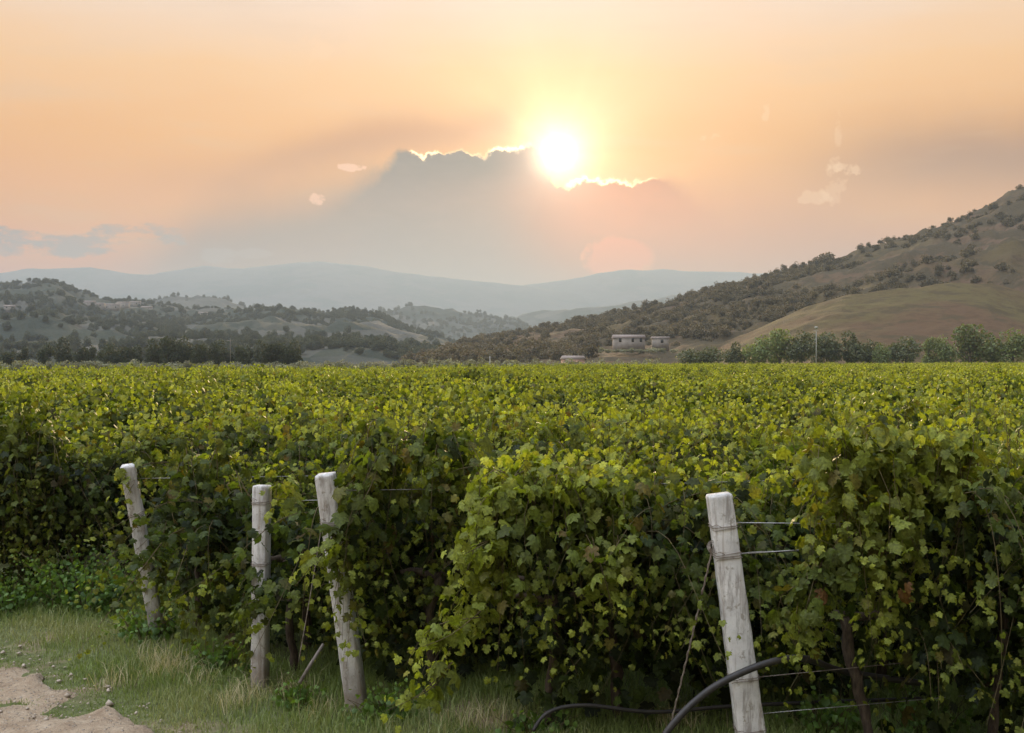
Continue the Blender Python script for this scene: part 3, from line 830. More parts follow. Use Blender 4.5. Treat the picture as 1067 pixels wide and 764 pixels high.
scl = np.column_stack([np.full(len(pts), 1.05), 0.95 + 0.25 * rgf.random(len(pts)), hsc])
scatter('vineyard_rows', P3[keep], rz[keep], scl[keep], rgf.integers(0, 5, keep.sum()), [[c for c in o.children if c.name.startswith('foliage')][0] for o in FAR], 'stuff',
        'far rows of green grapevines stretching flat to the foot of the hills', 'vines')
print('vines', n_ind, 'far', len(pts))

# ------------------------------------------------------------------ special growth at the row ends
ROOTED = {}
def own_vine(label, base, seed, fn, lod='near', trunk=True):
    """a vine with a habit of its own; fn adds its shoots in world coordinates relative to base"""
    t_ = empty('grapevine', tuple(base)); v = Vine(seed); fn(v, np.array(base, float))
    v.build(lod, t_)
    if trunk: vine_trunk(seed, t_, 0.3, 0.95)
    tag(t_, label, 'grapevine'); return t_
def curve_pts(ws, n=18):
    ws = np.array([tuple(w) for w in ws], float); m = len(ws); out = []
    for u in np.linspace(0, m - 1, n):
        i_ = min(int(u), m - 2); f = u - i_
        p0, p1, p2, p3 = ws[max(i_ - 1, 0)], ws[i_], ws[i_ + 1], ws[min(i_ + 2, m - 1)]
        out.append(0.5 * ((2 * p1) + (-p0 + p2) * f + (2 * p0 - 5 * p1 + 4 * p2 - p3) * f * f + (-p0 + 3 * p1 - 3 * p2 + p3) * f ** 3))
    return np.array(out)
def jitter(rg, ws, a): return [Vector(w) + Vector(rg.normal(0, a, 3)) for w in ws]

def mound(v, b0):
    rg = v.rg
    # drooping skirt reaching forward and left down to the ground
    for q in range(16):
        e = jitter(rg, [P(560, 500, 7.5), P(520, 520, 7.2), P(500, 600, 7.05), P(462, 660, 7.0), P(432, 715, 7.0)], 0.07)
        v.along(curve_pts(e[:rg.integers(3, 6)]) - b0, 0.092, 0.042, 0.95, youth0=0.4)  # raised level puts the skirt's sunlit yellow into its leaf colour
    for q in range(26):
        x0 = rg.uniform(505, 655); d0 = 7.3
        e = jitter(rg, [P(580, 520, 7.6), P(x0, 498 + abs(x0 - 580) * 0.12, d0), P(x0 + (x0 - 580) * 0.18, 560, 7.0), P(x0 + (x0 - 580) * 0.25, rg.uniform(620, 720), 6.95)], 0.05)
        v.along(curve_pts(e[:rg.integers(3, 5)]) - b0, 0.092, 0.042, 0.7, youth0=0.12)
    for q in range(9):
        x0 = rg.uniform(505, 660)
        e = jitter(rg, [P(x0, 540, 7.2), P(x0 + rg.uniform(-15, 15), 505, 7.1), P(x0 + rg.uniform(-40, 40), 486, 7.0)], 0.04)
        v.along(curve_pts(e) - b0, 0.09, 0.045, 0.9, youth0=0.3)
    for e in ([P(520, 560, 7.0), P(490, 572, 6.85), P(455, 590, 6.8)], [P(500, 640, 6.95), P(455, 662, 6.8), P(420, 690, 6.75)],
              [P(640, 560, 7.0), P(655, 590, 6.9), P(668, 600, 6.85)], [P(610, 560, 6.95), P(625, 600, 6.85), P(640, 640, 6.8)],
              [P(470, 690, 6.9), P(440, 725, 6.8), P(400, 745, 6.75)]):
        for _ in range(2): v.along(curve_pts(jitter(rg, e, 0.03)) - b0, 0.10, 0.045, 0.9, youth0=0.35)
own_vine('round mound of vine leaves spilling down to the ground in the middle front', (0.25, 7.45, 0), 501, mound)

def right_bush(v, b0):
    rg = v.rg
    for q in range(22):
        x0 = rg.uniform(850, 1010)
        e = jitter(rg, [P(x0, 560, 6.95), P(x0 + rg.uniform(-20, 20), 480, 6.85), P(x0 + rg.uniform(-30, 30), rg.uniform(455, 490), 6.7), P(x0 + rg.uniform(-35, 35), 540, 6.55),
                        P(x0 + rg.uniform(-35, 35), rg.uniform(600, 700), 6.5)], 0.06)
        v.along(curve_pts(e) - b0, 0.095, 0.042, 0.7, youth0=0.25)  # lit green of this bush is put into the leaf colour
    for q in range(14):
        x0 = rg.uniform(865, 1010)
        e = jitter(rg, [P(x0, 520, 6.75), P(x0 + rg.uniform(-10, 10), 470, 6.65), P(x0 + rg.uniform(-20, 25), rg.uniform(428, 455), 6.6)], 0.03)
        v.along(curve_pts(e) - b0, 0.10, 0.045, 0.8, youth0=0.3)
    for q in range(10):
        e = jitter(rg, [P(880, 560, 6.6), P(858, 590, 6.5), P(838, 640, 6.4), P(832, 670, 6.4)], 0.05)
        v.along(curve_pts(e) - b0, 0.095, 0.042, 0.8, youth0=0.15)
    for (px, py) in ((944, 609), (942, 617), (860, 622), (935, 612)):      # the few rust-brown leaves
        p = np.array(P(px, py, 6.38)) - b0; v.leaf(p, np.array([0, -1.0]), 0.10, 0, old=1.0)
own_vine('tall shaggy vine with a few rust brown leaves right of the near post', (2.25, 6.85, 0), 502, right_bush)

def post_wrap(v, b0):
    rg = v.rg
    for q in range(5):
        e = jitter(rg, [P(392, 470, 7.9), P(372, 520, 7.7), P(356, 575, 7.6), P(352, 620, 7.55), P(340, 655, 7.55)], 0.045)
        v.along(curve_pts(e[:rg.integers(4, 6)]) - b0, 0.10, 0.05, 0.8, youth0=0.1)
    for q in range(3):
        e = jitter(rg, [P(352, 560, 7.55), P(330, 585, 7.45), P(312, 602, 7.4)], 0.03)
        v.along(curve_pts(e) - b0, 0.09, 0.045, 0.9, youth0=0.4)
    for q in range(18):
        x0 = rg.uniform(372, 500)
        e = jitter(rg, [P(x0 + 10, 520, 8.3), P(x0, 452, 8.1), P(x0 - 4, 500, 7.9), P(x0 - 8, 580, 7.85), P(x0, rg.uniform(620, 700), 7.85)], 0.06)
        v.along(curve_pts(e[:rg.integers(3, 6)]) - b0, 0.10, 0.045, 0.6)
own_vine('vine wrapping its leaves round the middle leaning post', (-0.55, 8.25, 0), 503, post_wrap)

def left_wrap(v, b0):
    rg = v.rg
    for q in range(3):
        e = jitter(rg, [P(190, 490, 10.3), P(165, 485, 9.75), P(143, 505, 9.5), P(128, 528, 9.5)], 0.05)
        v.along(curve_pts(e) - b0, 0.095, 0.046, 0.85, youth0=0.1)
    for q in range(8):
        e = jitter(rg, [P(200, 500, 10.2), P(185, 560, 9.9), P(165, 590, 9.7), P(170, 640, 9.6)], 0.1)
        v.along(curve_pts(e[:rg.integers(3, 5)]) - b0, 0.095, 0.046, 0.8, youth0=0.1)
    for q in range(12):
        x0 = rg.uniform(175, 260)
        e = jitter(rg, [P(x0, 470, 9.6), P(x0 - 6, 520, 9.3), P(x0 - 10, 600, 9.2), P(x0, 680, 9.2)], 0.07)
        v.along(curve_pts(e[:rg.integers(3, 5)]) - b0, 0.10, 0.045, 0.6)
def mid_wrap(v, b0):
    rg = v.rg
    for q in range(7):
        e = jitter(rg, [P(300, 600, 8.6), P(285, 612, 8.3), P(268, 625, 8.2), P(262, 650, 8.2)], 0.05)
        v.along(curve_pts(e) - b0, 0.092, 0.042, 0.4)
    for q in range(6):
        e = jitter(rg, [P(250, 500, 8.8), P(262, 560, 8.6), P(256, 640, 8.5), P(252, 690, 8.5)], 0.07)
        v.along(curve_pts(e) - b0, 0.095, 0.046, 0.5)
    for q in range(3):
        e = jitter(rg, [P(310, 520, 8.6), P(296, 512, 8.35), P(284, 535, 8.3)], 0.03)
        v.along(curve_pts(e) - b0, 0.09, 0.045, 0.9, youth0=0.4)
own_vine('vine whose leaves hide the lower half of the upright weathered post', (-1.75, 8.9, 0), 505, mid_wrap)
own_vine('vine hanging over the top of the far left leaning post', (-2.95, 10.3, 0), 504, left_wrap)

def left_bush(v, b0):
    rg = v.rg
    for q in range(42):
        x0 = rg.uniform(-60, 58)
        e = jitter(rg, [P(x0, 470, 11.9), P(x0, rg.uniform(436, 462), 11.5), P(x0 + rg.uniform(-12, 12), 520, 11.1), P(x0 + rg.uniform(-14, 14), rg.uniform(570, 632), 11.0)], 0.09)
        v.along(curve_pts(e[:rg.integers(3, 5)]) - b0, 0.10, 0.048, 0.6)
own_vine('dark bulging vine at the extreme left edge beside the shadowed gap', (-5.6, 11.6, 0), 506, left_bush)

# ------------------------------------------------------------------ posts, wires, pipes
def make_post(label, top, base, w, taper, wraps, seed, notch=False):
    rg = np.random.default_rng(seed)
    top, base = np.array(top), np.array(base)
    ax_ = top - base; L = np.linalg.norm(ax_); ax_ = ax_ / L
    t_ = empty('concrete_post', tuple(base))
    # shaft: chamfered square section with worn, slightly uneven faces
    zs = np.concatenate([[-0.12, 0], np.linspace(0.02, L - 0.03, 22), [L - 0.012, L]])
    sx_ = np.cross(ax_, [0, 1, 0]); sx_ /= np.linalg.norm(sx_); sy_ = np.cross(ax_, sx_)
    yaw = R(rg.uniform(-12, 12)); a_, b_ = sx_ * math.cos(yaw) + sy_ * math.sin(yaw), -sx_ * math.sin(yaw) + sy_ * math.cos(yaw)
    sec = []
    ch = 0.16
    for (cx_, cy_) in ((1, 1), (-1, 1), (-1, -1), (1, -1)):
        c1, c2 = (cx_, cy_ * (1 - ch)), (cx_ * (1 - ch), cy_)
        sec += [c1, c2] if cx_ * cy_ > 0 else [c2, c1]
    sec = np.array(sec)
    V = []
    for z_ in zs:
        f = (1 - taper * z_ / L) * w / 2
        if z_ >= L - 0.001: f *= 0.95
        jit = rg.normal(0, 0.0013, (8, 1)) + 1.0
        q = sec * f * (1 + (jit - 1) * 10)
        V.append(base - base + ax_ * z_ + q[:, :1] * a_ + q[:, 1:] * b_)
    V = np.concatenate(V); m = len(zs)
    i_ = np.arange(m - 1)[:, None] * 8; j_ = np.arange(8)[None]; k_ = (j_ + 1) % 8
    Q = np.stack([i_ + j_, i_ + k_, i_ + 8 + k_, i_ + 8 + j_], -1).reshape(-1, 4)
    V = np.vstack([V, ax_ * (L + 0.004)]); T = [((m - 1) * 8 + q, (m - 1) * 8 + (q + 1) % 8, len(V) - 1) for q in range(8)]
    mb = MB(); mb.add(V, T, Q); mb.build('shaft', M_CONC, t_)
    # wire lashings
    for h, n_ in wraps:
        mw = MB(); f = (1 - taper * h / L) * w / 2 * 1.03 + 0.003; pts_ = []
        for s_ in range(n_ * 8 + 1):
            c = sec[s_ % 8] * f
            pts_.append(ax_ * (h + s_ * 0.0018 + rg.normal(0, 0.003)) + c[0] * a_ + c[1] * b_)
        mw.tube(pts_, 0.0022, 5)
        tw = [pts_[-1], pts_[-1] + np.array([0.02, -0.03, 0.015]), pts_[-1] + np.array([0.05, -0.035, 0.0])]
        mw.tube(tw, 0.0022, 5)
        mw.build('wire_lashing', M_RUST, t_, True)
    tag(t_, label, 'post', 'white concrete end posts of the vine rows')
    return t_, base, ax_, L

p4 = make_post('nearest white concrete post leaning left with bare wires tied to it', P(749, 515, 6.6), (1.47, 6.6, -0.02), 0.165, 0.16,
               [(0.30, 2), (0.62, 2), (1.35, 3), (1.53, 2)], 1)
p3 = make_post('white concrete post leaning left with vine leaves wrapped round its middle', P(339, 494, 7.75), (-1.11, 7.9, -0.02), 0.135, 0.05, [(1.38, 3)], 2)
p2 = make_post('upright weathered white post left of the middle leaning one', P(273, 506, 8.45), (-1.94, 8.45, -0.02), 0.112, -0.02, [(0.95, 2), (1.42, 2)], 3)
p1 = make_post('far left leaning white post half hidden by leaves', P(133, 485, 9.55), (-3.18, 9.9, -0.02), 0.12, 0.02, [(1.2, 2)], 4)

def wire(name, label, cat, pts_, rad, mat, group=None, twist=False, n=6):
    mb = MB(); mb.tube(np.array([tuple(p) for p in pts_]), rad, n)
    if twist:
        c = np.array([tuple(p) for p in pts_], float); m = len(c) * 8
        cc = np.column_stack([np.interp(np.linspace(0, 1, m), np.linspace(0, 1, len(c)), c[:, q]) for q in range(3)])
        ph = np.linspace(0, m * 0.9, m)
        mb.tube(cc + np.column_stack([np.cos(ph), np.zeros(m), np.sin(ph)]) * rad * 1.6, rad * 0.8, 4)
    o = mb.build(name, mat, None, True); return tag(o, label, cat, group)
def sagline(a, c, sag, n=14):
    a, c = Vector(a), Vector(c)
    return [a.lerp(c, u) - Vector((0, 0, sag * 4 * u * (1 - u))) for u in np.linspace(0, 1, n)]
def along_row(p, dist, dz=0.0): return Vector((p[0] + rvec[0] * dist, p[1] + rvec[1] * dist, p[2] + dz))
def on_post(pp, h, out=0.0): return Vector(pp[1] + pp[2] * h) + Vector((out, 0, 0))

wire('trellis_wire', 'upper bare trellis wire running right from the nearest post', 'wire', sagline(on_post(p4, 1.56, 0.06), along_row(on_post(p4, 1.56), 9, -0.1), 0.10), 0.003, M_WIRE)
wire('trellis_wire', 'lower bare twisted trellis wire running right from the nearest post', 'wire', sagline(on_post(p4, 1.37, 0.06), along_row(on_post(p4, 1.37), 9, 0.15), 0.03), 0.0034, M_WIRE, None, True)
wire('trellis_wire', 'thin wire at knee height tied low on the nearest post', 'wire', sagline(on_post(p4, 0.62, 0.06), along_row(on_post(p4, 0.62), 9, 0.1), 0.02), 0.0026, M_RUST)
wire('trellis_wire', 'lowest thin wire running right from near the foot of the nearest post', 'wire', sagline(on_post(p4, 0.40, 0.06), along_row(on_post(p4, 0.36), 9, 0.0), 0.03), 0.0024, M_WIRE)
wire('guy_wire', 'taut guy wire from the nearest post down to the ground at its left', 'guy wire', sagline(on_post(p4, 1.42, -0.075), P(694, 775, 6.75), 0.015), 0.0042, M_RUST, None, True)
mbk = MB()
kc = np.array(on_post(p4, 1.42, -0.08))
for q in range(4):
    th_ = np.linspace(0, 5.5, 14); rr_ = 0.012 + 0.005 * q
    mbk.tube(kc + np.column_stack([np.cos(th_ + q) * rr_ - 0.01, np.sin(th_ * 1.3 + q) * 0.03 - 0.03, np.sin(th_ + q) * rr_ * 1.3]), 0.0022, 4)
k_ = mbk.build('wire_knot', M_RUST, p4[0], True); k_.location = -Vector(p4[1])
wire('guy_wire', 'slack rusty guy wire hanging from the middle leaning post', 'guy wire', sagline(on_post(p3, 1.42, -0.06), P(311, 690, 7.65), 0.02), 0.0036, M_RUST)
wire('wooden_stake', 'short grey stake slanting up from the grass beside the middle leaning post', 'stake', [P(312, 712, 7.7), P(325, 690, 7.75), P(337, 671, 7.8)], [0.014, 0.013, 0.011], M_WOOD)
for pp, lab in ((p3, 'trellis wire running right from the top of the middle leaning post'), (p2, 'trellis wire running right from the upright weathered post'), (p1, 'trellis wire running right from the far left post')):
    wire('trellis_wire', lab, 'wire', sagline(on_post(pp, pp[3] - 0.12, 0.05), along_row(on_post(pp, pp[3] - 0.12), 8, 0), 0.04), 0.0028, M_WIRE)

# bent irrigation pipe over the nearest post, and the drip line in the row behind
pipe = curve_pts([P(680, 790, 6.30), P(700, 756, 6.32), P(735, 722, 6.38), P(775, 700, 6.42), P(812, 688, 6.46), P(842, 687, 6.55), P(880, 700, 6.9), P(960, 712, 7.0)], 40)
wire('irrigation_pipe', 'thick black irrigation pipe arching in front of the nearest post', 'pipe', pipe, 0.021, M_HOSE, n=10)
drip = curve_pts([P(555, 762, 6.9), P(572, 742, 6.95), P(610, 735, 7.0), P(680, 742, 7.15), P(760, 736, 7.3), P(850, 732, 7.5), P(960, 728, 7.8)], 40)
wire('drip_line', 'thin dark drip line hanging low between the mound and the nearest post', 'pipe', drip, 0.013, M_HOSE, n=8)

# ------------------------------------------------------------------ grass, weeds, ground cover
def blades(name, xy, h, lean, width, var, label, mat=M_GRASS):
    n = len(xy); rg = np.random.default_rng(len(xy))
    z0 = gz(xy[:, 0], xy[:, 1])
    az = rg.random(n) * 2 * np.pi; dr = np.column_stack([np.cos(az), np.sin(az)])
    wa = rg.random(n) * 2 * np.pi; wd = np.column_stack([np.cos(wa), np.sin(wa)]) * width[:, None] / 2
    V = np.zeros((n, 5, 3))
    V[:, 0, :2] = xy - wd; V[:, 1, :2] = xy + wd
    V[:, 0, 2] = V[:, 1, 2] = z0 - 0.01
    mid = xy + dr * (lean * h * 0.35)[:, None]
    V[:, 2, :2] = mid - wd * 0.7; V[:, 3, :2] = mid + wd * 0.7; V[:, 2, 2] = V[:, 3, 2] = z0 + h * 0.6
    V[:, 4, :2] = xy + dr * (lean * h)[:, None]; V[:, 4, 2] = z0 + h * (1 - 0.25 * lean)
    F = np.array([(0, 1, 3), (0, 3, 2), (2, 3, 4)])[None] + (np.arange(n) * 5)[:, None, None]
    A = np.repeat(np.column_stack([var, np.ones(n)]), 5, axis=0)
    o = mesh_np(name, V.reshape(-1, 3), F.reshape(-1, 3), mat, None, A)
    return tag(o, label, 'grass', None, 'stuff')

rgg = np.random.default_rng(11)
def grass_field(n, x0, x1, y0, y1):
    x = rgg.uniform(x0, x1, n); y = y0 + (y1 - y0) * rgg.random(n) ** 1.15
    td = track_dist(x, y)
    cl = fbm(x * 1.6 + 3, y * 1.6 + 8, 4)
    p = np.clip((cl - 0.20) * 4.0, 0.45, 1.0)
    p = np.where(td > 0.05, np.clip((cl - 0.44) * 5.0 + 0.45 - td * 1.1, 0.02, 0.7), p)
    rowd = np.min(np.abs((-x * math.sin(TH) + y * math.cos(TH))[:, None] - np.array([r[0] for r in ROWS])[None]), axis=1)
    k = rgg.random(n) < p
    return np.column_stack([x, y])[k], cl[k], td[k]
xy, cl, td = grass_field(260000, -6.2, 5.5, 5.6, 12.5)
edge_s = np.clip(-td / 0.5, 0.25, 1.0)
h = (0.035 + 0.10 * rgg.random(len(xy)) ** 1.8 + 0.12 * np.clip(cl - 0.5, 0, 1)) * edge_s
dry = fbm(xy[:, 0] * 0.9 + 20, xy[:, 1] * 0.9, 3)
old = np.clip((dry - 0.54) * 3.0 + rgg.normal(0, 0.25, len(xy)), 0, 1) * 0.45
blades('grass', xy, h, rgg.uniform(0.1, 1.0, len(xy)), rgg.uniform(0.004, 0.009, len(xy)), np.column_stack([rgg.random(len(xy)), rgg.random(len(xy)) * 0.5, old]),
       'green grass verge with dry patches between the dirt track and the vines')
# dry straw tufts at the row ends
sp_ = []
for (px, py, s_) in ((180, 700, 60), (168, 705, 40), (300, 722, 30), (265, 725, 30), (335, 745, 40), (210, 712, 30), (520, 755, 30), (700, 760, 40), (120, 712, 30), (240, 735, 40), (480, 760, 30), (160, 690, 50)):
    c = P(px, 0, 1); d = FPX * EYE / (py - HY)
    sp_.append(np.column_stack([(px - CX) / FPX * d + rgg.normal(0, 0.09, s_ * 2), d + rgg.normal(0, 0.09, s_ * 2)]))
sp_ = np.concatenate(sp_); m_ = len(sp_)
blades('straw', sp_, rgg.uniform(0.08, 0.24, m_), rgg.uniform(0.2, 1.3, m_), rgg.uniform(0.003, 0.006, m_), np.column_stack([rgg.random(m_), rgg.random(m_) * 0.3, rgg.uniform(0.7, 1.0, m_)]),
       'dry straw coloured grass tufts at the feet of the row end posts')

# loose stones and clods on the track
mbs = MB(); rgs = np.random.default_rng(77)
ico = np.array([(1, 0, 0), (-1, 0, 0), (0, 1, 0), (0, -1, 0), (0, 0, 1), (0, 0, -1)], float)
icf = [(0, 2, 4), (2, 1, 4), (1, 3, 4), (3, 0, 4), (2, 0, 5), (1, 2, 5), (3, 1, 5), (0, 3, 5)]
for q in range(1500):
    a_ = rgs.uniform(-2.6, 1.2); w_ = rgs.uniform(-0.25, 3.0); p_ = TA + tdir * (a_ + 2.0) + tn * w_
    r0 = rgs.gamma(1.6, 0.0042) + 0.003
    mbs.add(ico * r0 * rgs.uniform(0.6, 1.4, (6, 1)) * [1, 1, 0.6] + [p_[0], p_[1], float(gz(p_[0], p_[1])) + 0.022], icf)
st_ = mbs.build('gravel', solid('pebble', [(0.3, (0.28, 0.22, 0.16)), (0.7, (0.5, 0.43, 0.35))], 9, 0.9, bump=0)); tag(st_, 'loose pebbles and clods scattered on the dirt track', 'gravel', None, 'stuff')

def weed(label, base, seed, n, rad, hgt, size=0.06):
    v = Vine(seed); rg = v.rg
    for q in range(n):
        a = rg.uniform(0, 6.28); r0 = rg.uniform(0, rad * 0.5); L = rg.uniform(0.5, 1.0) * hgt
        p0 = np.array([math.cos(a) * r0, math.sin(a) * r0 * 0.7, 0.0]); e = np.array([math.cos(a) * rad * rg.uniform(0.4, 1.0), math.sin(a) * rad * 0.6, L])
        pts_ = [p0 * (1 - u) + e * u + np.array([0, 0, 0.12 * L * math.sin(3.1 * u)]) for u in np.linspace(0, 1, 7)]
        v.along(pts_, size, 0.03, 0.6, youth0=0.1)
    t_ = empty('weed', (base[0], base[1], float(gz(base[0], base[1])) - 0.01))
    v.build('mid', t_, M_WEED, True); tag(t_, label, 'weed', 'leafy weeds along the grass verge'); return t_
def gp(px, py):
    d = FPX * EYE / (py - HY); return ((px - CX) / FPX * d, d)
for q, (px, py, n_, r_, h_, lab) in enumerate([
        (88, 636, 70, 0.75, 0.65, 'broad clump of bright weeds at the foot of the far left post'), (35, 630, 50, 0.75, 0.45, 'low weeds below the vines at the left edge'),
        (150, 668, 30, 0.4, 0.35, 'weed patch in front of the far left post beside dry straw'), (10, 640, 26, 0.4, 0.4, 'weed clump at the extreme left edge'),
        (315, 735, 22, 0.25, 0.25, 'small weed between the upright and middle leaning posts'), (405, 748, 26, 0.3, 0.28, 'low weed right of the middle leaning post foot'),
        (860, 765, 26, 0.35, 0.3, 'low weed under the tall right vine'), (560, 768, 24, 0.3, 0.2, 'low weed below the leafy mound'),
        (230, 700, 24, 0.3, 0.3, 'weed tuft left of the upright post foot'), (970, 765, 26, 0.35, 0.35, 'weed clump at the lower right under dark leaves')]):
    weed(lab, gp(px, py), 700 + q, n_, r_, h_, 0.055)

# ------------------------------------------------------------------ trees and shrubs
def crown_mesh(name, seed, n, rx, ry, z0, z1, size, mat, parent=None, lobes=7, holes=0.35, lod='mid'):
    rg = np.random.default_rng(seed)
    cz = (z0 + z1) / 2; hz_ = (z1 - z0) / 2
    L = rg.normal(0, 1, (lobes, 3)); L /= np.linalg.norm(L, axis=1)[:, None]
    LC = L * np.array([rx, ry, hz_]) * rg.uniform(0.35, 0.72, (lobes, 1)) ; LR = rg.uniform(0.32, 0.6, lobes)
    pos, nr = [], []
    while len(pos) < n:
        k = rg.integers(0, lobes); d = rg.normal(0, 1, 3); d /= np.linalg.norm(d)
        rr = LR[k] * rg.uniform(0.6, 1.08)
        p = LC[k] + d * rr * np.array([rx, ry, hz_]) * 0.95
        if vnoise(p[0] / rx * 3.1 + seed, p[2] / hz_ * 3.1 + p[1] / ry * 2) < holes * rg.random(): continue
        pos.append(p + [0, 0, cz]); nr.append(d)
    pos, nr = np.array(pos), np.array(nr)
    tp = nr + rg.normal(0, 0.7, (n, 3)) + [0, 0, -0.3]
    nr2 = nr + rg.normal(0, 0.5, (n, 3)) + [0, 0, 0.3]
    var = np.column_stack([rg.random(n), rg.random(n) ** 2 * 0.6, rg.random(n) ** 5])
    return leaves_mesh(name, pos, tp, nr2, size * rg.uniform(0.7, 1.3, n), var, lod, mat, parent, rg)
def tree(seed, H, W, mat, n=900, size=0.45, bottom=0.12, name='tree', lobes=8):
    t_ = empty(name, (0, 0, 0)); rg = np.random.default_rng(seed)
    crown_mesh('crown', seed, n, W / 2, W / 2, H * bottom, H, size, mat, t_, lobes, lod='far')
    mb = MB(); zs = np.linspace(-0.3, H * 0.6, 7)
    mb.tube(np.column_stack([np.cumsum(rg.normal(0, 0.05, 7)), np.cumsum(rg.normal(0, 0.05, 7)), zs]), np.linspace(H * 0.028, H * 0.008, 7), 7)
    for q in range(5):
        a = q * 1.26 + rg.normal(0, 0.3); z_ = H * rg.uniform(0.2, 0.45); L_ = W * 0.36
        u = np.linspace(0, 1, 5)[:, None]
        mb.tube(np.array([0, 0, z_]) + u * np.array([math.cos(a) * L_, math.sin(a) * L_, H * 0.3]), np.linspace(H * 0.012, H * 0.004, 5), 5)
    mb.build('trunk', M_TRUNK, t_, True)
    return t_

class Pool:
    def __init__(s, protos): s.p = protos; s.used = set(); s.k = 0
    def take(s, loc, rz, sc):
        i_ = s.k % len(s.p); s.k += 1
        if i_ not in s.used:
            s.used.add(i_); o = s.p[i_]; o.location = loc; o.rotation_euler = (0, 0, rz); o.scale = sc; return o
        return copy_tree(s.p[i_], loc, rz, sc)
rgt = np.random.default_rng(21)
# dark line of trees across the left
dark = Pool([tree(800 + q, 6.5, 6.0, M_TREE, 2200, 0.38, 0.03, 'dark_tree') for q in range(4)])
DT = 262.0
spots = [(8, 363, 17), (24, 361, 14), (50, 357, 19), (66, 355, 20), (84, 357, 18), (95, 360, 12)] + [(x_, 357 + 2.5 * math.sin(x_ * 0.06) + rgt.normal(0, 1.4) - (3 if 165 < x_ < 210 else 0), 19) for x_ in np.arange(108, 312, 9.5)]
for q, (px, ty, wpx) in enumerate(spots):
    d = DT + rgt.uniform(-5, 8); x = (px - CX) / FPX * d; Ht = EYE + (HY - ty) / FPX * d
    sw = wpx / FPX * d / 6.0
    o = dark.take((x, d, 0), rgt.random() * 6.28, (sw * 1.05, sw * 1.05, Ht / 6.5))
    if q < 2: tag(o, 'dark tree of the sparse pair at the left edge of the tree line', 'tree', 'pair of dark trees at the left edge')
    elif q < 6: tag(o, 'dark tree in the short clump left of the long tree line', 'tree', 'short clump of dark trees')
    else: tag(o, 'dark tree in the long dense tree line across the left of the field', 'tree', 'long dark tree line beyond the field')

# pale shrub hedge at the field's far edge
hedge = Pool([tree(840 + q, 2.6, 4.0, M_REED, 700, 0.3, 0.0, 'shrub', 6) for q in range(4)])
for px in np.arange(-20, 700, 9.0):
    d = 252 + rgt.uniform(-4, 4); x = (px - CX) / FPX * d
    s_ = rgt.uniform(0.8, 1.25); hh = (rgt.uniform(0.8, 1.1)) * (1.0 if px < 420 else 1.15)
    o = hedge.take((x, d, 0), rgt.random() * 6.28, (s_, s_, hh))
    tag(o, 'pale grey green shrub in the low hedge along the far edge of the field', 'shrub', 'low pale hedge along the far field edge')

for px in (626, 634, 642, 650, 658, 667, 676, 683, 692, 702):
    d = 388 + rgt.uniform(-3, 3); x = (px - CX) / FPX * d
    o = hedge.take((x, d, max(float(hR(x, d)), 5.6) - 0.3), rgt.random() * 6.28, (0.9, 0.9, rgt.uniform(0.55, 1.0)))
    tag(o, 'low grey green bush in front of the white farmhouse', 'shrub', 'bushes before the farmhouse')
# trees at the foot of the spur, right
pale = Pool([tree(860 + q, 7.5, 7.5, M_PALE, 2000, 0.42, 0.02, 'pale_tree') for q in range(4)])
darkr = Pool([tree(870 + q, 7.0, 7.0, M_OLIVE, 2000, 0.42, 0.02, 'olive_tree') for q in range(3)])
RT = [(720, 366, 24, 'd'), (742, 362, 26, 'd'), (768, 360, 20, 'd'), (790, 350, 34, 'p'), (812, 348, 28, 'p'), (835, 350, 30, 'd'), (856, 347, 32, 'd'), (882, 350, 30, 'd'), (905, 358, 20, 'd'), (920, 360, 20, 'p'),
      (944, 352, 30, 'd'), (968, 355, 22, 'p'), (985, 350, 24, 'p'), (1010, 344, 40, 'p'), (1030, 352, 20, 'd'), (1056, 347, 34, 'p'), (1080, 346, 30, 'p')]
rl = {'p': 'pale green bushy tree at the foot of the grassy spur', 'd': 'dark olive bushy tree at the foot of the grassy spur'}
special = {1010: 'largest round pale green tree at the foot of the right hill', 944: 'round dark bush left of the largest pale green tree', 1056: 'pale green tree at the right edge below the hill'}
for px, ty, wpx, kd in RT:
    d = 262 + rgt.uniform(-6, 8); x = (px - CX) / FPX * d; Ht = EYE + (HY - ty) / FPX * d; w = wpx / FPX * d
    pool, hb, wb = (pale, 7.5, 7.5) if kd == 'p' else (darkr, 7.0, 7.0)
    o = pool.take((x, d, 0), rgt.random() * 6.28, (w / wb * 1.3, w / wb * 1.3, Ht / hb * 1.1))
    if px in special: tag(o, special[px], 'tree')
    else: tag(o, rl[kd], 'tree', 'pale trees under the spur' if kd == 'p' else 'dark trees under the spur')

# bushes on the right hill: each one stands on the slope
bush = Pool([tree(900 + q, 5.0, 6.2, M_SCRUB, 520, 0.62, 0.0, 'hill_bush', 6) for q in range(6)])
hb_pts = []
tries = 0
while len(hb_pts) < 3200 and tries < 160000:
    tries += 1
    u = rgt.uniform(400, 1120); d = 340 + 390 * rgt.random() ** 0.75
    x = (u - CX) / FPX * d; zR, zS = float(hR(x, d)), float(hS(x, d)) if d < 560 else -5
    if zR < 0.5 or zS > zR - 0.5 or zR < zS: continue
    py = HY - (zR - EYE) / d * FPX
    bare = (u > 1020 and py > 235 and rgt.random() < 0.85) or (u > 930 and py < 262 and rgt.random() < 0.55)
    if 618 < u < 712 and d < 425: continue
    dens = fbm(x / 55.0, d / 55.0, 4)
    lowd = 1.0 if u < 860 else 0.75
    if bare or dens < 0.32 + 0.16 * rgt.random() or rgt.random() > lowd: continue
    hb_pts.append((d, x, zR, py, u))
hb_pts.sort()
ridge_b = []
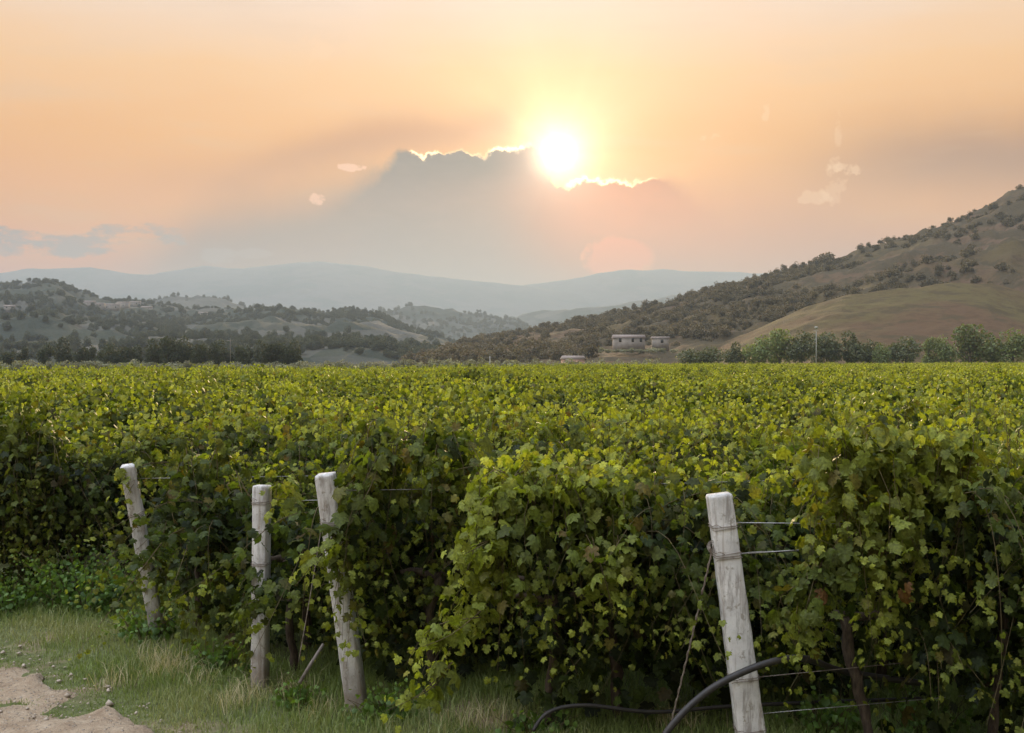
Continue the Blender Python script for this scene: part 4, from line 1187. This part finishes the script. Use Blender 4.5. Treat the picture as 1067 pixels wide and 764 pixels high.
for px, ph in ((829, 6), (838, 6), (851, 8), (857, 9), (864, 10), (816, 5), (804, 5), (795, 5), (786, 5), (776, 5), (765, 4.5), (925, 6), (931, 5), (990, 5), (905, 4), (1062, 5), (720, 6), (708, 6), (696, 6), (684, 5), (673, 7), (660, 6), (652, 6), (640, 5), (628, 5), (615, 5), (604, 5), (590, 5), (578, 5), (565, 5), (553, 5), (541, 5), (530, 5), (519, 5), (508, 5), (497, 5)):
    best = None
    for d in np.arange(400, 760, 10):
        x = (px - CX) / FPX * d; z_ = float(hR(x, d)); s_ = (z_ - EYE) / d
        if best is None or s_ > best[0]: best = (s_, x, d, z_)
    ridge_b.append((px, ph, best))
for px, ph, (s_, x, d, z_) in ridge_b:
    k = ph * d / FPX / 5.0
    o = bush.take((x, d, z_ - 0.4), rgt.random() * 6.28, (k * 1.15, k * 1.15, k * 1.25))
    if px in (864,): tag(o, 'tallest round tree on the skyline of the right hill', 'tree')
    else: tag(o, 'small round tree standing on the skyline of the right hill', 'tree', 'skyline trees of the right hill')
step = max(1, len(hb_pts) // 250)
ind = hb_pts[:250]; restb = hb_pts[250:]
for d, x, z_, py, u in ind:
    k = rgt.uniform(0.45, 1.0) * (1.2 if u < 760 else 0.95)
    o = bush.take((x, d, z_ - 0.4), rgt.random() * 6.28, (k, k, k * rgt.uniform(0.75, 1.1)))
    tag(o, 'dark bush scattered over the slope of the right hill', 'bush', 'bushes scattered over the right hill')
def crown_of(o): return [c for c in o.children if c.name.startswith('crown')][0]
srcs = [crown_of(o) for o in bush.p]
rb = np.array([(x, d, z_ - 0.4) for d, x, z_, py, u in restb])
kk = rgt.uniform(0.4, 1.0, len(rb))
scatter('scrub', rb, rgt.random(len(rb)) * 6.28, np.column_stack([kk, kk, kk * 0.9]), rgt.integers(0, 6, len(rb)), srcs, 'stuff', 'dark scrub on the upper slope of the right hill', 'scrub')

# woods over the left and middle hills
wp = []
for hf, u0, u1, d0, d1, n_, sc0 in ((hL, -60, 520, 560, 1560, 8000, 1.4), (hL2, 100, 420, 1900, 2330, 900, 2.2), (hL3, 340, 640, 2100, 2740, 1100, 2.4)):
    u = rgt.uniform(u0, u1, n_); d = rgt.uniform(d0, d1, n_); x = (u - CX) / FPX * d; z_ = hf(x, d)
    dn = fbm(x / 160.0 + 7, d / 160.0, 4); crestb = (d > d1 - 90) & (dn > 0.36)
    k = (z_ > 1) & ((dn > 0.43 + 0.12 * rgt.random(n_)) | crestb)
    wp.append(np.column_stack([x[k], d[k], z_[k] - 0.5, np.full(k.sum(), sc0)]))
wp = np.concatenate(wp); kk = rgt.uniform(0.6, 1.2, len(wp)) * wp[:, 3] * 0.75
scatter('woods', wp[:, :3], rgt.random(len(wp)) * 6.28, np.column_stack([kk, kk, kk * 0.85]), rgt.integers(0, 4, len(wp)), [crown_of(o) for o in dark.p], 'stuff', 'hazy woods covering the hills beyond the left tree line', 'woods')

# ------------------------------------------------------------------ houses
def house(name, label, px, d, w, dep, h, rz, wins, wall=M_WALLP, roof_h=1.6, roof_m=None, hf=None, zoff=0.0, group=None):
    x = (px - CX) / FPX * d; z_ = (hf(x, d) if hf else 0.0) + zoff
    t_ = empty(name, (x, d, float(z_) - 0.3), rz)
    mb = MB(); mb.box((-w / 2, -dep / 2, -2.5), (w / 2, dep / 2, h)); mb.build('wall', wall, t_)
    mr = MB(); e = 0.35
    V = [(-w / 2 - e, -dep / 2 - e, h + 0.004), (w / 2 + e, -dep / 2 - e, h + 0.004), (w / 2 + e, dep / 2 + e, h + 0.004), (-w / 2 - e, dep / 2 + e, h + 0.004),
         (-w / 2 - e, 0, h + roof_h), (w / 2 + e, 0, h + roof_h)]
    mr.add(V, [(0, 4, 3), (1, 2, 5)], [(0, 1, 5, 4), (2, 3, 4, 5), (3, 2, 1, 0)]); mr.build('roof', roof_m or M_ROOF, t_)
    for (wx_, wz_, ww_, wh_) in wins:
        mw = MB(); mw.box((wx_ - ww_ / 2, -dep / 2 - 0.05, wz_), (wx_ + ww_ / 2, -dep / 2 + 0.05, wz_ + wh_))
        mw.build('window', M_PANE, t_)
    tag(t_, label, 'house', group)
    return t_
house('farmhouse', 'long white farmhouse with dark windows below the right hill', 655, 400, 11.0, 6, 2.6, R(4), [(-3.6, 1.2, 0.9, 1.3), (1.0, 1.2, 0.9, 1.3), (4.0, 1.2, 0.9, 1.3)], roof_h=1.3, roof_m=None, zoff=-0.8, hf=lambda x, d: 9.2)
house('outbuilding', 'low pale outbuilding at the right end of the white farmhouse', 688, 405, 6, 4, 2.2, R(-4), [(0.5, 0.5, 1.0, 1.2)], roof_h=0.6, hf=lambda x, d: 8.9)
house('farmhouse', 'small pinkish house low down under the sun at the field edge', 597, 300, 5.5, 5, 3.0, R(10), [(-1.2, 1, 0.8, 1.2), (1.2, 1, 0.8, 1.2)], wall=M_WALLR, roof_h=1.0, zoff=0.2)
for q, (px, py, w, h_) in enumerate(((92, 320, 15, 6), (103, 321, 12, 5), (116, 322, 18, 6), (128, 320, 13, 7), (139, 318, 15, 5), (153, 324, 11, 5), (212, 330, 10, 4), (10, 326, 11, 4))):
    best = None
    for d in np.arange(650, 1500, 8):
        x = (px - CX) / FPX * d; z_ = float(hL(x, d)); yy_ = HY - (z_ - EYE) / d * FPX
        if best is None or abs(yy_ - py) < best[0] - 0.3: best = (abs(yy_ - py), d)
    d = best[1]; w *= d / 1200.0
    house('village_house', 'small pale house in the cluster on the dark wooded hill' if q < 6 else 'lone pale house scattered on the wooded left hill', px, d, w, 9, h_ * 0.9, R(rgt.uniform(-25, 25)),
          [(-w / 4, 2.2, 1.2, 1.6), (w / 4, 2.2, 1.2, 1.6)], hf=hL, roof_h=1.8, group='village houses on the left hill' if q < 6 else 'lone houses on the left hill')

# ------------------------------------------------------------------ poles
def pole(name, label, px, top, base_d, r_, lamp, mt=None):
    t_ = empty(name, ((px - CX) / FPX * base_d, base_d, 0)); H_ = EYE + (HY - top) / FPX * base_d
    mb = MB(); mb.tube([(0, 0, -0.2), (0, 0, H_ * 0.5), (0, 0, H_)], [r_, r_ * 0.85, r_ * 0.6], 10); mb.build('shaft', mt or M_LAMP, t_, True)
    if lamp:
        mb = MB(); mb.tube([(0, 0, H_), (0, 0, H_ + 0.25), (0, 0, H_ + 0.5), (0, 0, H_ + 0.6)], [0.18, 0.42, 0.4, 0.1], 10); mb.build('lamp_head', M_LAMP, t_, True)
        mb = MB(); mb.tube([(-0.55, 0, H_ - 0.4), (0.55, 0, H_ - 0.4)], 0.06, 6); mb.build('crossbar', M_LAMP, t_)
    else:
        mb = MB(); mb.tube([(-0.6, 0, H_ - 0.4), (0.6, 0, H_ - 0.4)], 0.04, 6); mb.build('crossbar', M_WOOD, t_)
    tag(t_, label, 'pole'); return t_
pole('lamp_post', 'pale lamp post before the dark trees at the foot of the right hill', 850.5, 343, 245, 0.11, True)
pole('utility_pole', 'thin pale utility pole in front of the long dark tree line', 240, 353, 246, 0.07, False, M_WOOD)
pole('utility_pole', 'short dark pole at the field edge left of the farmhouse', 510.5, 371, 240, 0.14, False)

# ------------------------------------------------------------------ haze
HAZE = True
if HAZE:
    mb = MB(); mb.box((-9500, -9400, -3.5), (9500, 9600, 615)); hz_o = mb.build('haze', None)
    m = bpy.data.materials.new('evening_haze'); m.use_nodes = True; nt = m.node_tree; nt.nodes.clear()
    pv = nt.nodes.new('ShaderNodeVolumePrincipled'); ou = nt.nodes.new('ShaderNodeOutputMaterial')
    pv.inputs['Color'].default_value = (0.42, 0.54, 0.68, 1)
    pv.inputs['Density'].default_value = 1.95e-4; pv.inputs['Anisotropy'].default_value = 0.40
    nt.links.new(pv.outputs[0], ou.inputs['Volume'])
    hz_o.data.materials.append(m); tag(hz_o, 'thin warm evening haze over the whole valley', 'haze', None, 'stuff')
